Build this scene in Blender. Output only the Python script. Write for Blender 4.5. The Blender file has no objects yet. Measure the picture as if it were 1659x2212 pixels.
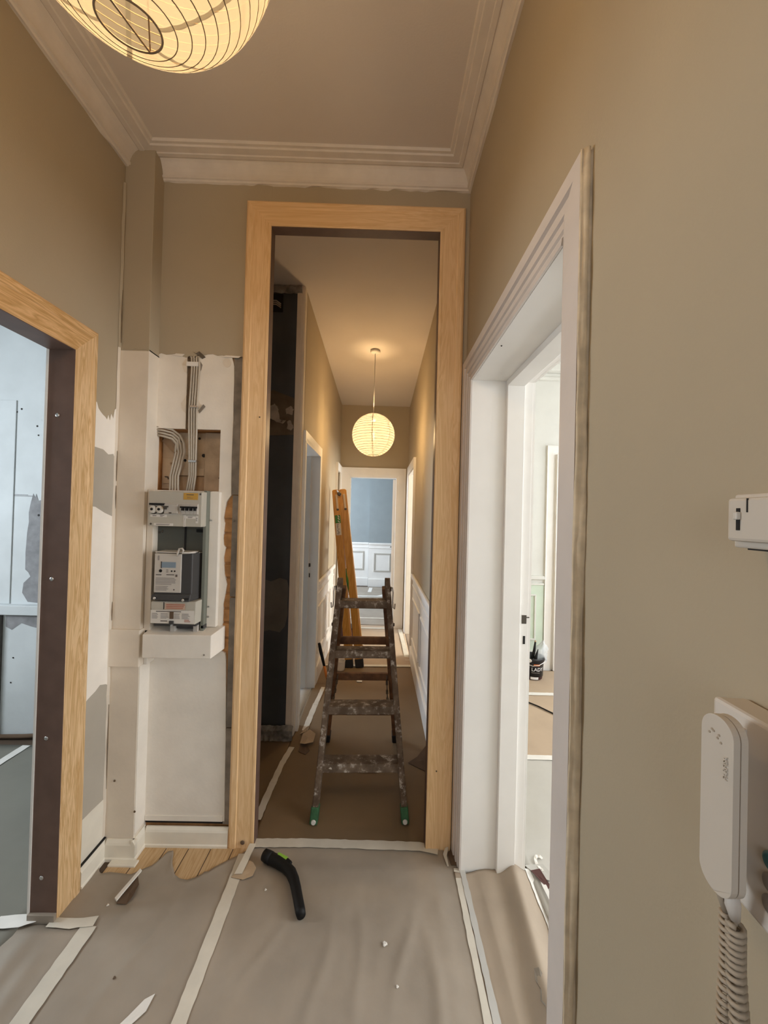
import bpy, bmesh, math, random
from mathutils import Vector, Matrix, noise as mnoise
random.seed(7)
SC = bpy.context.scene
COL = SC.collection
V = Vector

# ------------------------------------------------------------------ camera
FPX = 831.0                        # focal length in pixels of the 1659 x 2212 frame
cam_data = bpy.data.cameras.new('camera')
cam = bpy.data.objects.new('camera', cam_data); COL.objects.link(cam)
cam_data.sensor_fit = 'VERTICAL'; cam_data.sensor_height = 36.0
cam_data.lens = FPX / 2212.0 * 36.0
cam_data.clip_start = 0.02; cam_data.clip_end = 100
def cam_matrix():
    roll = math.radians(1.5)
    fy = V((820.0 - 829.5, 1114.0 - 1106.0, FPX)).normalized()      # the hall's long axis seen from the camera
    up = V((math.sin(roll), -math.cos(roll), 0.0)); up = (up - fy * up.dot(fy)).normalized()
    rx = fy.cross(up)
    if rx.x < 0: rx = -rx
    # rows: world axes in image axes (x right, y down, z forward); camera axes are (x right, y up, z back)
    m = Matrix(((rx.x, -rx.y, -rx.z), (fy.x, -fy.y, -fy.z), (up.x, -up.y, -up.z)))
    return Matrix.Translation((0, 0, 1.5)) @ m.to_4x4()
cam.matrix_world = cam_matrix()
SC.camera = cam

# ------------------------------------------------------------------ world, daylight, exposure
SC.view_settings.view_transform = 'Standard'
SC.view_settings.look = 'None'
SC.view_settings.gamma = 1.0
SC.view_settings.use_curve_mapping = False
SC.view_settings.exposure = 0.0
SC.cycles.use_denoising = True
SC.cycles.max_bounces = 12
SC.cycles.diffuse_bounces = 6
SC.cycles.transparent_max_bounces = 12
SC.cycles.sample_clamp_indirect = 6.0
SC.cycles.caustics_reflective = False
SC.cycles.caustics_refractive = False
world = bpy.data.worlds.new('overcast_sky'); SC.world = world
world.use_nodes = True
world.node_tree.nodes['Background'].inputs[0].default_value = (0.72, 0.84, 1.0, 1)
world.node_tree.nodes['Background'].inputs[1].default_value = 1.0

def window_light(name, loc, aim, w, h, power, color):
    d = bpy.data.lights.new(name, 'AREA'); d.shape = 'RECTANGLE'; d.size = w; d.size_y = h
    d.energy = power; d.color = color
    o = bpy.data.objects.new(name, d); COL.objects.link(o)
    o.location = loc
    o.rotation_euler = V(aim).to_track_quat('-Z', 'Z').to_euler()
    return o
# daylight outside each window of the flat
window_light('daylight_right_room', (3.62, 0.55, 1.6), (-1, 0.22, -0.06), 1.9, 1.7, 106, (0.97, 0.985, 1.0))
window_light('daylight_right_room_far', (3.62, 2.75, 1.6), (-1, -0.15, -0.06), 1.4, 1.7, 42, (0.97, 0.985, 1.0))
window_light('daylight_left_room', (-3.55, 1.40, 1.75), (1, -0.08, -0.18), 1.0, 1.6, 90, (0.88, 0.95, 1.0))
window_light('daylight_side_room', (-3.2, 3.9, 1.6), (1, -0.1, -0.1), 1.5, 1.6, 80, (0.76, 0.87, 1.0))
window_light('daylight_far_room', (-2.25, 6.9, 1.7), (1, 0.05, -0.1), 1.6, 1.7, 125, (0.80, 0.89, 1.0))
window_light('daylight_end_room', (2.75, 4.6, 1.6), (-1, -0.02, -0.1), 1.2, 1.7, 170, (1.0, 0.96, 0.88))
window_light('added_light_behind', (-0.35, -2.25, 1.75), (0, 1, -0.12), 1.0, 1.6, 16, (0.95, 0.97, 1.0))  # added source behind the camera that fills the hall
BULB_NEAR, BULB_FAR = 16.5, 56.0
BULB_COLOR = (1.0, 0.68, 0.34)

# ------------------------------------------------------------------ materials
def new_mat(name):
    m = bpy.data.materials.new(name); m.use_nodes = True
    nt = m.node_tree
    return m, nt, nt.nodes['Principled BSDF']
def node(nt, kind, **kw):
    n = nt.nodes.new(kind)
    for k, v in kw.items():
        if k in n.inputs: n.inputs[k].default_value = v
        else: setattr(n, k, v)
    return n
def c4(c): return (c[0], c[1], c[2], 1.0)
def add_bump(nt, bsdf, src, strength, dist=0.002):
    b = node(nt, 'ShaderNodeBump'); b.inputs['Strength'].default_value = strength; b.inputs['Distance'].default_value = dist
    nt.links.new(src, b.inputs['Height']); nt.links.new(b.outputs[0], bsdf.inputs['Normal'])
def paint(name, col, rough=0.6, var=0.06, vscale=6.0, bump=0.15, bscale=120.0, spec=0.3, metal=0.0, dirt=None, dirt_at=0.62, dirt_scale=5.0):
    m, nt, b = new_mat(name)
    tc = node(nt, 'ShaderNodeTexCoord')
    n1 = node(nt, 'ShaderNodeTexNoise', Scale=vscale, Detail=4.0)
    nt.links.new(tc.outputs['Object'], n1.inputs['Vector'])
    r = node(nt, 'ShaderNodeValToRGB')
    r.color_ramp.elements[0].position = 0.3; r.color_ramp.elements[1].position = 0.7
    r.color_ramp.elements[0].color = c4([max(0, c * (1 - var)) for c in col])
    r.color_ramp.elements[1].color = c4([min(1, c * (1 + var)) for c in col])
    nt.links.new(n1.outputs['Fac'], r.inputs[0])
    out = r.outputs[0]
    if dirt:
        n3 = node(nt, 'ShaderNodeTexNoise', Scale=dirt_scale, Detail=7.0, Roughness=0.65)
        nt.links.new(tc.outputs['Object'], n3.inputs['Vector'])
        r3 = node(nt, 'ShaderNodeValToRGB')
        r3.color_ramp.elements[0].position = dirt_at; r3.color_ramp.elements[1].position = dirt_at + 0.06
        nt.links.new(n3.outputs['Fac'], r3.inputs[0])
        mx = node(nt, 'ShaderNodeMixRGB'); mx.inputs[2].default_value = c4(dirt)
        nt.links.new(r3.outputs[0], mx.inputs[0]); nt.links.new(out, mx.inputs[1]); out = mx.outputs[0]
    nt.links.new(out, b.inputs['Base Color'])
    b.inputs['Roughness'].default_value = rough; b.inputs['Metallic'].default_value = metal
    b.inputs['Specular IOR Level'].default_value = spec
    if bump:
        n2 = node(nt, 'ShaderNodeTexNoise', Scale=bscale, Detail=3.0)
        nt.links.new(tc.outputs['Object'], n2.inputs['Vector'])
        add_bump(nt, b, n2.outputs['Fac'], bump, 0.0015)
    return m
def wood(name, c1, c2, axis='Z', scale=9.0, rough=0.55, stretch=14.0, knots=None):
    m, nt, b = new_mat(name)
    tc = node(nt, 'ShaderNodeTexCoord'); mp = node(nt, 'ShaderNodeMapping')
    s = [stretch, stretch, stretch]; s['XYZ'.index(axis)] = 1.0
    mp.inputs['Scale'].default_value = s
    nt.links.new(tc.outputs['Object'], mp.inputs['Vector'])
    n1 = node(nt, 'ShaderNodeTexNoise', Scale=scale * 0.35, Detail=5.0, Roughness=0.55, Distortion=0.6)
    nt.links.new(mp.outputs[0], n1.inputs['Vector'])
    n2 = node(nt, 'ShaderNodeTexNoise', Scale=scale * 1.7, Detail=4.0)
    nt.links.new(mp.outputs[0], n2.inputs['Vector'])
    # growth rings: bands of the coarse noise
    mm = node(nt, 'ShaderNodeMath', operation='MULTIPLY'); mm.inputs[1].default_value = 9.0
    nt.links.new(n1.outputs['Fac'], mm.inputs[0])
    fr = node(nt, 'ShaderNodeMath', operation='PINGPONG'); fr.inputs[1].default_value = 0.5
    nt.links.new(mm.outputs[0], fr.inputs[0])
    ad = node(nt, 'ShaderNodeMath', operation='ADD'); nt.links.new(fr.outputs[0], ad.inputs[0])
    sc = node(nt, 'ShaderNodeMath', operation='MULTIPLY'); sc.inputs[1].default_value = 0.5
    nt.links.new(n2.outputs['Fac'], sc.inputs[0]); nt.links.new(sc.outputs[0], ad.inputs[1])
    r = node(nt, 'ShaderNodeValToRGB')
    r.color_ramp.elements[0].position = 0.2; r.color_ramp.elements[1].position = 0.75
    r.color_ramp.elements[0].color = c4(c2); r.color_ramp.elements[1].color = c4(c1)
    nt.links.new(ad.outputs[0], r.inputs[0]); nt.links.new(r.outputs[0], b.inputs['Base Color'])
    b.inputs['Roughness'].default_value = rough; b.inputs['Specular IOR Level'].default_value = 0.25
    add_bump(nt, b, ad.outputs[0], 0.12, 0.001)
    return m
def splattered(name, c_wood, c_dark, c_paint, at=0.53, scale=26.0):
    m, nt, b = new_mat(name)
    tc = node(nt, 'ShaderNodeTexCoord')
    n1 = node(nt, 'ShaderNodeTexNoise', Scale=scale, Detail=8.0, Roughness=0.7)
    n2 = node(nt, 'ShaderNodeTexNoise', Scale=scale * 0.5, Detail=5.0, Roughness=0.6)
    nt.links.new(tc.outputs['Object'], n1.inputs['Vector']); nt.links.new(tc.outputs['Object'], n2.inputs['Vector'])
    r2 = node(nt, 'ShaderNodeValToRGB')
    r2.color_ramp.elements[0].position = 0.38; r2.color_ramp.elements[1].position = 0.62
    r2.color_ramp.elements[0].color = c4(c_dark); r2.color_ramp.elements[1].color = c4(c_wood)
    nt.links.new(n2.outputs['Fac'], r2.inputs[0])
    r1 = node(nt, 'ShaderNodeValToRGB')
    r1.color_ramp.elements[0].position = at; r1.color_ramp.elements[1].position = at + 0.13
    nt.links.new(n1.outputs['Fac'], r1.inputs[0])
    mx = node(nt, 'ShaderNodeMixRGB'); mx.inputs[2].default_value = c4(c_paint)
    nt.links.new(r1.outputs[0], mx.inputs[0]); nt.links.new(r2.outputs[0], mx.inputs[1])
    nt.links.new(mx.outputs[0], b.inputs['Base Color'])
    b.inputs['Roughness'].default_value = 0.7
    add_bump(nt, b, n1.outputs['Fac'], 0.3, 0.002)
    return m
def glossy(name, col, rough=0.35, metal=0.0, spec=0.5):
    return paint(name, col, rough=rough, var=0.04, bump=0.0, metal=metal, spec=spec)
def lantern_paper(name, t, lo, hi):
    m = bpy.data.materials.new(name); m.use_nodes = True
    nt = m.node_tree; nt.nodes.clear()
    out = node(nt, 'ShaderNodeOutputMaterial')
    tr = node(nt, 'ShaderNodeBsdfTransparent'); tr.inputs[0].default_value = (1.0, 0.97, 0.92, 1)
    tl = node(nt, 'ShaderNodeBsdfTranslucent')
    df = node(nt, 'ShaderNodeBsdfDiffuse')
    tc = node(nt, 'ShaderNodeTexCoord'); n1 = node(nt, 'ShaderNodeTexNoise', Scale=9.0, Detail=3.0)
    nt.links.new(tc.outputs['Object'], n1.inputs['Vector'])
    r = node(nt, 'ShaderNodeValToRGB')
    r.color_ramp.elements[0].color = (lo, lo * .955, lo * .87, 1); r.color_ramp.elements[1].color = (hi, hi * .97, hi * .90, 1)
    nt.links.new(n1.outputs['Fac'], r.inputs[0])
    nt.links.new(r.outputs[0], tl.inputs[0]); nt.links.new(r.outputs[0], df.inputs[0])
    m1 = node(nt, 'ShaderNodeMixShader'); m1.inputs[0].default_value = 0.65
    nt.links.new(df.outputs[0], m1.inputs[1]); nt.links.new(tl.outputs[0], m1.inputs[2])
    m2 = node(nt, 'ShaderNodeMixShader'); m2.inputs[0].default_value = t
    nt.links.new(m1.outputs[0], m2.inputs[1]); nt.links.new(tr.outputs[0], m2.inputs[2])
    nt.links.new(m2.outputs[0], out.inputs[0])
    return m
def film(name, col, alpha):
    m, nt, b = new_mat(name)
    b.inputs['Base Color'].default_value = c4(col); b.inputs['Alpha'].default_value = alpha
    b.inputs['Roughness'].default_value = 0.2
    return m

M = {}
M['taupe'] = paint('taupe_wall_paint', (0.445, 0.375, 0.268), 0.75, var=0.03, vscale=2.5, bump=0.25, bscale=180)
M['taupe_patch'] = paint('taupe_filler_paint', (0.46, 0.42, 0.355), 0.75, var=0.05, bump=0.2)
M['ceiling'] = paint('warm_white_ceiling_paint', (0.70, 0.63, 0.56), 0.8, var=0.03, vscale=2.0, bump=0.2, bscale=150)
M['cornice'] = paint('cornice_paint', (0.76, 0.69, 0.61), 0.7, var=0.05, vscale=14, bump=0.3, bscale=60)
M['plaster'] = paint('bare_white_plaster', (0.84, 0.785, 0.70), 0.8, var=0.05, vscale=9, bump=0.3, bscale=70, dirt=(0.66, 0.59, 0.49), dirt_at=0.68)
M['pilaster'] = paint('pilaster_plaster', (0.76, 0.68, 0.57), 0.8, var=0.06, vscale=7, bump=0.25, bscale=70)
M['cream'] = paint('cream_gloss_paint', (0.82, 0.775, 0.67), 0.4, var=0.05, vscale=10, bump=0.05, dirt=(0.56, 0.50, 0.38), dirt_at=0.7)
M['white'] = paint('white_gloss_paint', (0.87, 0.845, 0.805), 0.38, var=0.03, vscale=5, bump=0.05, bscale=40)
M['primed'] = paint('pinkish_primed_wood', (0.68, 0.62, 0.575), 0.5, var=0.04, vscale=8, bump=0.08, bscale=50)
M['plaster_white'] = paint('white_filled_plaster', (0.92, 0.87, 0.79), 0.8, var=0.04, vscale=9, bump=0.3, bscale=70)
M['offwhite'] = paint('off_white_wall_paint', (0.73, 0.73, 0.69), 0.7, var=0.03, bump=0.15)
M['palegreen'] = paint('pale_green_dado_paint', (0.62, 0.72, 0.60), 0.6, var=0.06, bump=0.1)
M['bluewhite'] = paint('scraped_white_wall', (0.60, 0.635, 0.65), 0.8, var=0.06, vscale=5, bump=0.3, bscale=50, dirt=(0.47, 0.495, 0.505), dirt_at=0.7, dirt_scale=9)
M['greyplaster'] = paint('bare_grey_plaster', (0.26, 0.26, 0.27), 0.9, var=0.2, vscale=18, bump=0.5, bscale=60)
M['bluegrey'] = paint('blue_grey_wall_paint', (0.29, 0.325, 0.335), 0.75, var=0.03, bump=0.15)
M['slate'] = paint('dark_slate_unlit_wall', (0.085, 0.095, 0.105), 0.8, var=0.15, vscale=5, bump=0.2)  # dark partly because the alcove is unlit; that shade is in the colour
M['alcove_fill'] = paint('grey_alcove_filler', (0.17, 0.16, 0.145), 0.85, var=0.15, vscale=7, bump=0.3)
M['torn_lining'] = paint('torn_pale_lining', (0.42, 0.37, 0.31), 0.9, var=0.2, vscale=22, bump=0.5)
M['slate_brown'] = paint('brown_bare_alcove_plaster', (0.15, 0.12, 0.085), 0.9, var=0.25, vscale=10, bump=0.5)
M['rubble'] = paint('rough_mortar', (0.30, 0.28, 0.25), 0.95, var=0.4, vscale=20, bump=0.9, bscale=40, dirt=(0.06, 0.05, 0.04), dirt_at=0.6, dirt_scale=14)
M['pine_v'] = wood('pine_upright', (0.90, 0.63, 0.36), (0.79, 0.515, 0.255), 'Z', 4.5)
M['pine_h'] = wood('pine_across', (0.90, 0.63, 0.36), (0.79, 0.515, 0.255), 'X', 4.5)
M['pine_y'] = wood('pine_lengthwise', (0.80, 0.53, 0.27), (0.55, 0.32, 0.12), 'Y', 5.5)
M['pine_vl'] = wood('pine_upright_coarse', (0.82, 0.58, 0.33), (0.58, 0.36, 0.155), 'Z', 5.5)
M['brown'] = paint('brown_primer', (0.15, 0.092, 0.07), 0.45, var=0.12, vscale=14, bump=0.05)
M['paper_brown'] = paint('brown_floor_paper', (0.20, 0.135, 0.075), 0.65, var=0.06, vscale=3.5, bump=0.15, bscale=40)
M['paper'] = paint('floor_protection_paper', (0.335, 0.285, 0.23), 0.5, var=0.10, vscale=5, bump=0.3, bscale=45, spec=0.4, dirt=(0.36, 0.31, 0.255), dirt_at=0.66, dirt_scale=4)
M['paper_kraft'] = paint('kraft_floor_paper', (0.47, 0.36, 0.26), 0.7, var=0.06, vscale=4, bump=0.2, bscale=30)
M['paper_hump'] = paint('paler_floor_paper', (0.39, 0.315, 0.24), 0.6, var=0.08, vscale=6, bump=0.25, bscale=40)
M['paper_grey'] = paint('grey_floor_paper', (0.50, 0.485, 0.45), 0.65, var=0.06, vscale=4, bump=0.2, bscale=30)
M['paper_left_shaded'] = paint('floor_paper_daylight_shade', (0.215, 0.21, 0.18), 0.6, var=0.06, vscale=4, bump=0.1, bscale=30)  # hall paper again; the left room's daylight shade is in its colour
M['tape'] = paint('masking_tape', (0.63, 0.585, 0.50), 0.6, var=0.06, vscale=12, bump=0.2, bscale=60)
M['tape_white'] = paint('white_tape', (0.78, 0.76, 0.72), 0.5, var=0.05, vscale=12, bump=0.1)
M['floorwood'] = wood('pine_floorboard', (0.60, 0.42, 0.24), (0.47, 0.30, 0.14), 'Y', 5.0)
M['subfloor'] = paint('dark_subfloor', (0.10, 0.07, 0.05), 0.9)
M['brick'] = paint('orange_brick', (0.48, 0.25, 0.10), 0.95, var=0.25, vscale=25, bump=0.6, bscale=60)
M['stud'] = paint('weathered_grey_board', (0.26, 0.225, 0.185), 0.9, var=0.3, vscale=16, bump=0.4, bscale=50, dirt=(0.10, 0.085, 0.07), dirt_at=0.64, dirt_scale=12)
M['recess'] = paint('old_backing_board', (0.50, 0.385, 0.265), 0.9, var=0.2, vscale=12, bump=0.4, dirt=(0.20, 0.11, 0.05), dirt_at=0.60, dirt_scale=14)
M['recess2'] = paint('old_brown_board', (0.40, 0.27, 0.16), 0.9, var=0.2, vscale=12, bump=0.4)
M['chase'] = paint('brown_chase_mortar', (0.15, 0.105, 0.065), 0.95, var=0.3, vscale=20, bump=0.7)
M['cable'] = paint('grey_cable_sheath', (0.50, 0.445, 0.365), 0.5, var=0.05, vscale=20, bump=0.0)
M['dark'] = glossy('black_hole', (0.012, 0.010, 0.009), 0.8)
M['boxgrey'] = paint('grey_beige_plastic', (0.50, 0.47, 0.40), 0.5, var=0.03, bump=0.05)
M['boxgrey2'] = paint('pale_grey_plastic', (0.52, 0.485, 0.435), 0.45, var=0.03, bump=0.0)
M['meterwhite'] = paint('pale_meter_plastic', (0.58, 0.54, 0.485), 0.45, var=0.02, bump=0.0)
M['meterdark'] = paint('charcoal_plastic', (0.060, 0.057, 0.055), 0.45, var=0.06, bump=0.0)
M['panelgrey'] = paint('green_grey_steel', (0.10, 0.102, 0.086), 0.5, var=0.05, bump=0.0)
M['paneledge'] = paint('green_grey_steel_edge', (0.19, 0.20, 0.165), 0.5, var=0.05, bump=0.0)
M['lcd'] = glossy('blue_grey_display', (0.23, 0.29, 0.35), 0.2)
M['black'] = glossy('black_plastic', (0.008, 0.0075, 0.0075), 0.55, spec=0.25)
M['blackrubber'] = glossy('black_rubber', (0.02, 0.02, 0.022), 0.7)
M['ceramic'] = glossy('white_ceramic', (0.66, 0.62, 0.55), 0.3)
M['orange_label'] = glossy('orange_yellow_sticker', (0.55, 0.31, 0.05), 0.5)
M['white_label'] = glossy('white_sticker', (0.72, 0.68, 0.62), 0.5)
M['pink_label'] = glossy('salmon_sticker', (0.56, 0.40, 0.30), 0.5)
M['ink'] = glossy('dark_print', (0.10, 0.08, 0.07), 0.7)
M['greyink'] = glossy('grey_print', (0.32, 0.29, 0.27), 0.7)
M['redink'] = glossy('red_print', (0.42, 0.14, 0.09), 0.7)
M['steel'] = glossy('bright_steel', (0.72, 0.70, 0.68), 0.3, metal=1.0)
M['darksteel'] = glossy('dark_steel', (0.10, 0.085, 0.07), 0.45, metal=0.6)
M['wire'] = glossy('brown_wire', (0.26, 0.175, 0.095), 0.6)
M['ladder_wood'] = splattered('paint_spattered_wood', (0.19, 0.135, 0.09), (0.085, 0.05, 0.028), (0.60, 0.55, 0.49), 0.54)
M['ladder_dark'] = splattered('worn_brown_wood', (0.24, 0.11, 0.045), (0.11, 0.05, 0.022), (0.42, 0.36, 0.29), 0.66)
M['ladder_rung'] = splattered('paint_spattered_tread', (0.21, 0.155, 0.11), (0.10, 0.065, 0.04), (0.60, 0.55, 0.49), 0.54, 30)
M['green_foot'] = splattered('green_rubber', (0.05, 0.17, 0.07), (0.03, 0.10, 0.04), (0.55, 0.55, 0.50), 0.66, 40)
M['varnish'] = wood('orange_varnished_pine', (0.60, 0.315, 0.07), (0.46, 0.21, 0.035), 'Z', 4.0, rough=0.35)
M['tan_metal'] = glossy('pale_hinge_strap', (0.58, 0.47, 0.33), 0.45)
M['greenlabel'] = glossy('green_sticker', (0.05, 0.20, 0.03), 0.5)
M['lime'] = glossy('lime_green_plastic', (0.27, 0.52, 0.05), 0.4)
M['intercom'] = paint('ivory_plastic', (0.62, 0.565, 0.49), 0.45, var=0.03, bump=0.04)
M['intercom_pl'] = paint('pale_plastic_plate', (0.68, 0.63, 0.57), 0.45, var=0.03, bump=0.04)
M['cord'] = paint('beige_cord', (0.44, 0.37, 0.285), 0.55, var=0.08, bump=0.0)
M['teal'] = glossy('teal_button', (0.03, 0.16, 0.20), 0.4)
M['greybutton'] = glossy('grey_button', (0.30, 0.27, 0.25), 0.5)
M['rawedge'] = paint('raw_filler_edge', (0.70, 0.58, 0.41), 0.9, var=0.14, vscale=30, bump=0.5, bscale=50)
M['bucketblack'] = glossy('black_bucket_plastic', (0.012, 0.013, 0.018), 0.35)
M['bucketmaroon'] = glossy('maroon_bucket_print', (0.055, 0.012, 0.014), 0.4)
M['orangetag'] = glossy('orange_print', (0.80, 0.20, 0.04), 0.5)
M['whiteprint'] = glossy('white_print', (0.85, 0.85, 0.85), 0.5)
M['film'] = film('clear_plastic_film', (0.86, 0.92, 0.97), 0.45)
M['cardboard'] = paint('kraft_card', (0.47, 0.36, 0.245), 0.85, var=0.1, bump=0.3)
M['card_dark'] = paint('dark_brown_card', (0.13, 0.085, 0.055), 0.85, var=0.15, bump=0.3)
M['maroon_scrap'] = paint('maroon_card', (0.10, 0.045, 0.04), 0.7)
M['whitescrap'] = paint('white_paper_scrap', (0.80, 0.77, 0.72), 0.7, bump=0.1)
M['cup'] = film('frosted_white_plastic', (0.75, 0.70, 0.62), 0.75)
M['orange_plastic'] = glossy('orange_plastic', (0.62, 0.20, 0.03), 0.4)
M['lanternpaper'] = lantern_paper('white_lantern_paper', 0.43, .255, .285)
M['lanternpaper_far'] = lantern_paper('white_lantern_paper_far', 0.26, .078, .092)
M['seam_near'] = lantern_paper('near_lantern_seam', 0.12, .13, .155)
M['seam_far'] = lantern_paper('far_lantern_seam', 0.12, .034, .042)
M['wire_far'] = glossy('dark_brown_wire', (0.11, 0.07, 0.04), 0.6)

# ------------------------------------------------------------------ mesh helpers
class MB:
    def __init__(s): s.v = []; s.f = []
    def add(s, vs, fs):
        k = len(s.v); s.v += [tuple(p) for p in vs]; s.f += [tuple(k + i for i in f) for f in fs]; return s
    def box(s, x0, x1, y0, y1, z0, z1):
        x0, x1 = min(x0, x1), max(x0, x1); y0, y1 = min(y0, y1), max(y0, y1); z0, z1 = min(z0, z1), max(z0, z1)
        return s.add([(x0, y0, z0), (x1, y0, z0), (x1, y1, z0), (x0, y1, z0), (x0, y0, z1), (x1, y0, z1), (x1, y1, z1), (x0, y1, z1)],
                     [(3, 2, 1, 0), (4, 5, 6, 7), (0, 1, 5, 4), (1, 2, 6, 5), (2, 3, 7, 6), (3, 0, 4, 7)])
    def hull8(s, p):      # eight corners in box order
        return s.add(p, [(3, 2, 1, 0), (4, 5, 6, 7), (0, 1, 5, 4), (1, 2, 6, 5), (2, 3, 7, 6), (3, 0, 4, 7)])
    def bar(s, a, b, w, d, side):     # rectangular bar from a to b; w across 'side', d across the third axis
        a, b = V(a), V(b); t = (b - a).normalized(); u = V(side); u = (u - t * u.dot(t)).normalized(); n = t.cross(u)
        u = u * w / 2; n = n * d / 2
        return s.hull8([a - u - n, a + u - n, a + u + n, a - u + n, b - u - n, b + u - n, b + u + n, b - u + n])
    def tube(s, pts, r, n=8, cap=True, flat=1.0):
        pts = [V(p) for p in pts]; k = len(s.v); N = len(pts)
        rs = r if isinstance(r, (list, tuple)) else [r] * N
        t0 = (pts[1] - pts[0]).normalized()
        u = t0.orthogonal().normalized()
        for i, p in enumerate(pts):
            t = (pts[min(i + 1, N - 1)] - pts[max(i - 1, 0)]).normalized()
            u = (u - t * u.dot(t)).normalized(); w = t.cross(u)
            for j in range(n):
                a = 2 * math.pi * j / n
                s.v.append(tuple(p + (u * math.cos(a) + w * math.sin(a) * flat) * rs[i]))
        for i in range(N - 1):
            for j in range(n):
                a, b2 = k + i * n + j, k + i * n + (j + 1) % n
                s.f.append((a, b2, b2 + n, a + n))
        if cap:
            s.f.append(tuple(k + j for j in reversed(range(n)))); s.f.append(tuple(k + (N - 1) * n + j for j in range(n)))
        return s
    def lathe(s, prof, c=(0, 0, 0), n=24, axis=(0, 0, 1), cap0=True, cap1=True):    # prof: (radius, height)
        ax = V(axis).normalized(); u = ax.orthogonal().normalized(); w = ax.cross(u); c = V(c); k = len(s.v)
        for (r, h) in prof:
            for j in range(n):
                a = 2 * math.pi * j / n
                s.v.append(tuple(c + ax * h + (u * math.cos(a) + w * math.sin(a)) * r))
        for i in range(len(prof) - 1):
            for j in range(n):
                a, b = k + i * n + j, k + i * n + (j + 1) % n
                s.f.append((a, b, b + n, a + n))
        if cap0: s.f.append(tuple(k + j for j in reversed(range(n))))
        if cap1: s.f.append(tuple(k + (len(prof) - 1) * n + j for j in range(n)))
        return s
    def prism(s, poly, off):         # flat polygon (3D points, any number) pushed along off
        off = V(off); n = len(poly); k = len(s.v)
        s.v += [tuple(p) for p in poly] + [tuple(V(p) + off) for p in poly]
        s.f.append(tuple(k + i for i in range(n))); s.f.append(tuple(k + n + i for i in reversed(range(n))))
        for i in range(n): s.f.append((k + i, k + n + i, k + n + (i + 1) % n, k + (i + 1) % n))
        return s
    def grid(s, P):                  # P[i][j] points
        k = len(s.v); a, b = len(P), len(P[0])
        for row in P: s.v += [tuple(p) for p in row]
        for i in range(a - 1):
            for j in range(b - 1): s.f.append((k + i * b + j, k + (i + 1) * b + j, k + (i + 1) * b + j + 1, k + i * b + j + 1))
        return s
    def build(s, name, mat, parent=None, smooth=False, bevel=0.0, solid=0.0, kind=None, tri=True):
        if parent is not None: org = V(parent['o'])
        else:
            xs = [p[0] for p in s.v]; ys = [p[1] for p in s.v]; zs = [p[2] for p in s.v]
            org = V(((min(xs) + max(xs)) / 2, (min(ys) + max(ys)) / 2, min(zs)))
        me = bpy.data.meshes.new(name)
        me.from_pydata([tuple(V(p) - org) for p in s.v], [], s.f)
        bm = bmesh.new(); bm.from_mesh(me)
        bmesh.ops.recalc_face_normals(bm, faces=bm.faces)
        big = [f for f in bm.faces if len(f.verts) > 4]
        if big and tri: bmesh.ops.triangulate(bm, faces=big)
        bm.to_mesh(me); bm.free()
        if smooth:
            for p in me.polygons: p.use_smooth = True
        me.materials.append(mat)
        o = bpy.data.objects.new(name, me); COL.objects.link(o)
        o['o'] = tuple(org)
        if parent is not None: o.parent = parent
        else: o.location = org
        if solid:
            md = o.modifiers.new('thickness', 'SOLIDIFY'); md.thickness = solid; md.offset = 0
        if bevel:
            md = o.modifiers.new('bevel', 'BEVEL'); md.width = bevel; md.segments = 2; md.limit_method = 'ANGLE'; md.angle_limit = math.radians(40)
        if smooth and (bevel or True):
            md = o.modifiers.new('weighted', 'WEIGHTED_NORMAL') if bevel else None
        if kind: o['kind'] = kind
        return o
def B(*a): return MB().box(*a)
def thing(name, label, cat, loc, group=None):
    o = bpy.data.objects.new(name, None); COL.objects.link(o); o.location = loc; o.empty_display_size = 0.05
    o['o'] = tuple(loc); o['label'] = label; o['category'] = cat
    if group: o['group'] = group
    return o
def tag(o, label, cat, group=None):
    o['label'] = label; o['category'] = cat
    if group: o['group'] = group
    return o
def struct(o, label=None, cat=None):
    o['kind'] = 'structure'
    if label: o['label'] = label
    if cat: o['category'] = cat
    return o
def sroot(name, label, cat, loc=(0, 0, 0)):
    o = thing(name, label, cat, loc); o['kind'] = 'structure'; return o
def text_mesh(name, body, size, origin, right, up, mat, parent, depth=0.0005, align='LEFT', wrap=None):
    cu = bpy.data.curves.new(name, 'FONT'); cu.body = body; cu.size = size; cu.extrude = depth; cu.align_x = align; cu.resolution_u = 3
    tmp = bpy.data.objects.new('tmp_text', cu); COL.objects.link(tmp)
    dg = bpy.context.evaluated_depsgraph_get(); dg.update()
    me0 = bpy.data.meshes.new_from_object(tmp.evaluated_get(dg))
    vs = [v.co.copy() for v in me0.vertices]; fs = [tuple(p.vertices) for p in me0.polygons]
    bpy.data.objects.remove(tmp); bpy.data.curves.remove(cu)
    right, up, origin = V(right).normalized(), V(up).normalized(), V(origin); nrm = right.cross(up)
    mb = MB()
    if wrap:   # wrap = (centre xy, radius, start angle): letters bent round an upright cylinder
        c, rad, a0 = wrap
        pts = []
        for v in vs:
            a = a0 + v.x / rad
            r = rad + v.z + depth
            pts.append((c[0] + r * math.cos(a), c[1] + r * math.sin(a), origin.z + v.y))
        mb.add(pts, fs)
    else:
        mb.add([origin + right * v.x + up * v.y + nrm * (v.z + depth) for v in vs], fs)
    return mb.build(name, mat, parent, tri=False)
def nz(x, y, s=1.0, o=0.0): return mnoise.noise(V((x * s + o, y * s - o, o * 0.37)))

# ------------------------------------------------------------------ main planes
XL, XR, YB = -1.15, 0.38, 1.755          # hall: left wall, right wall, wall with the tall doorway
HZ = 3.09                                # hall ceiling

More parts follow.
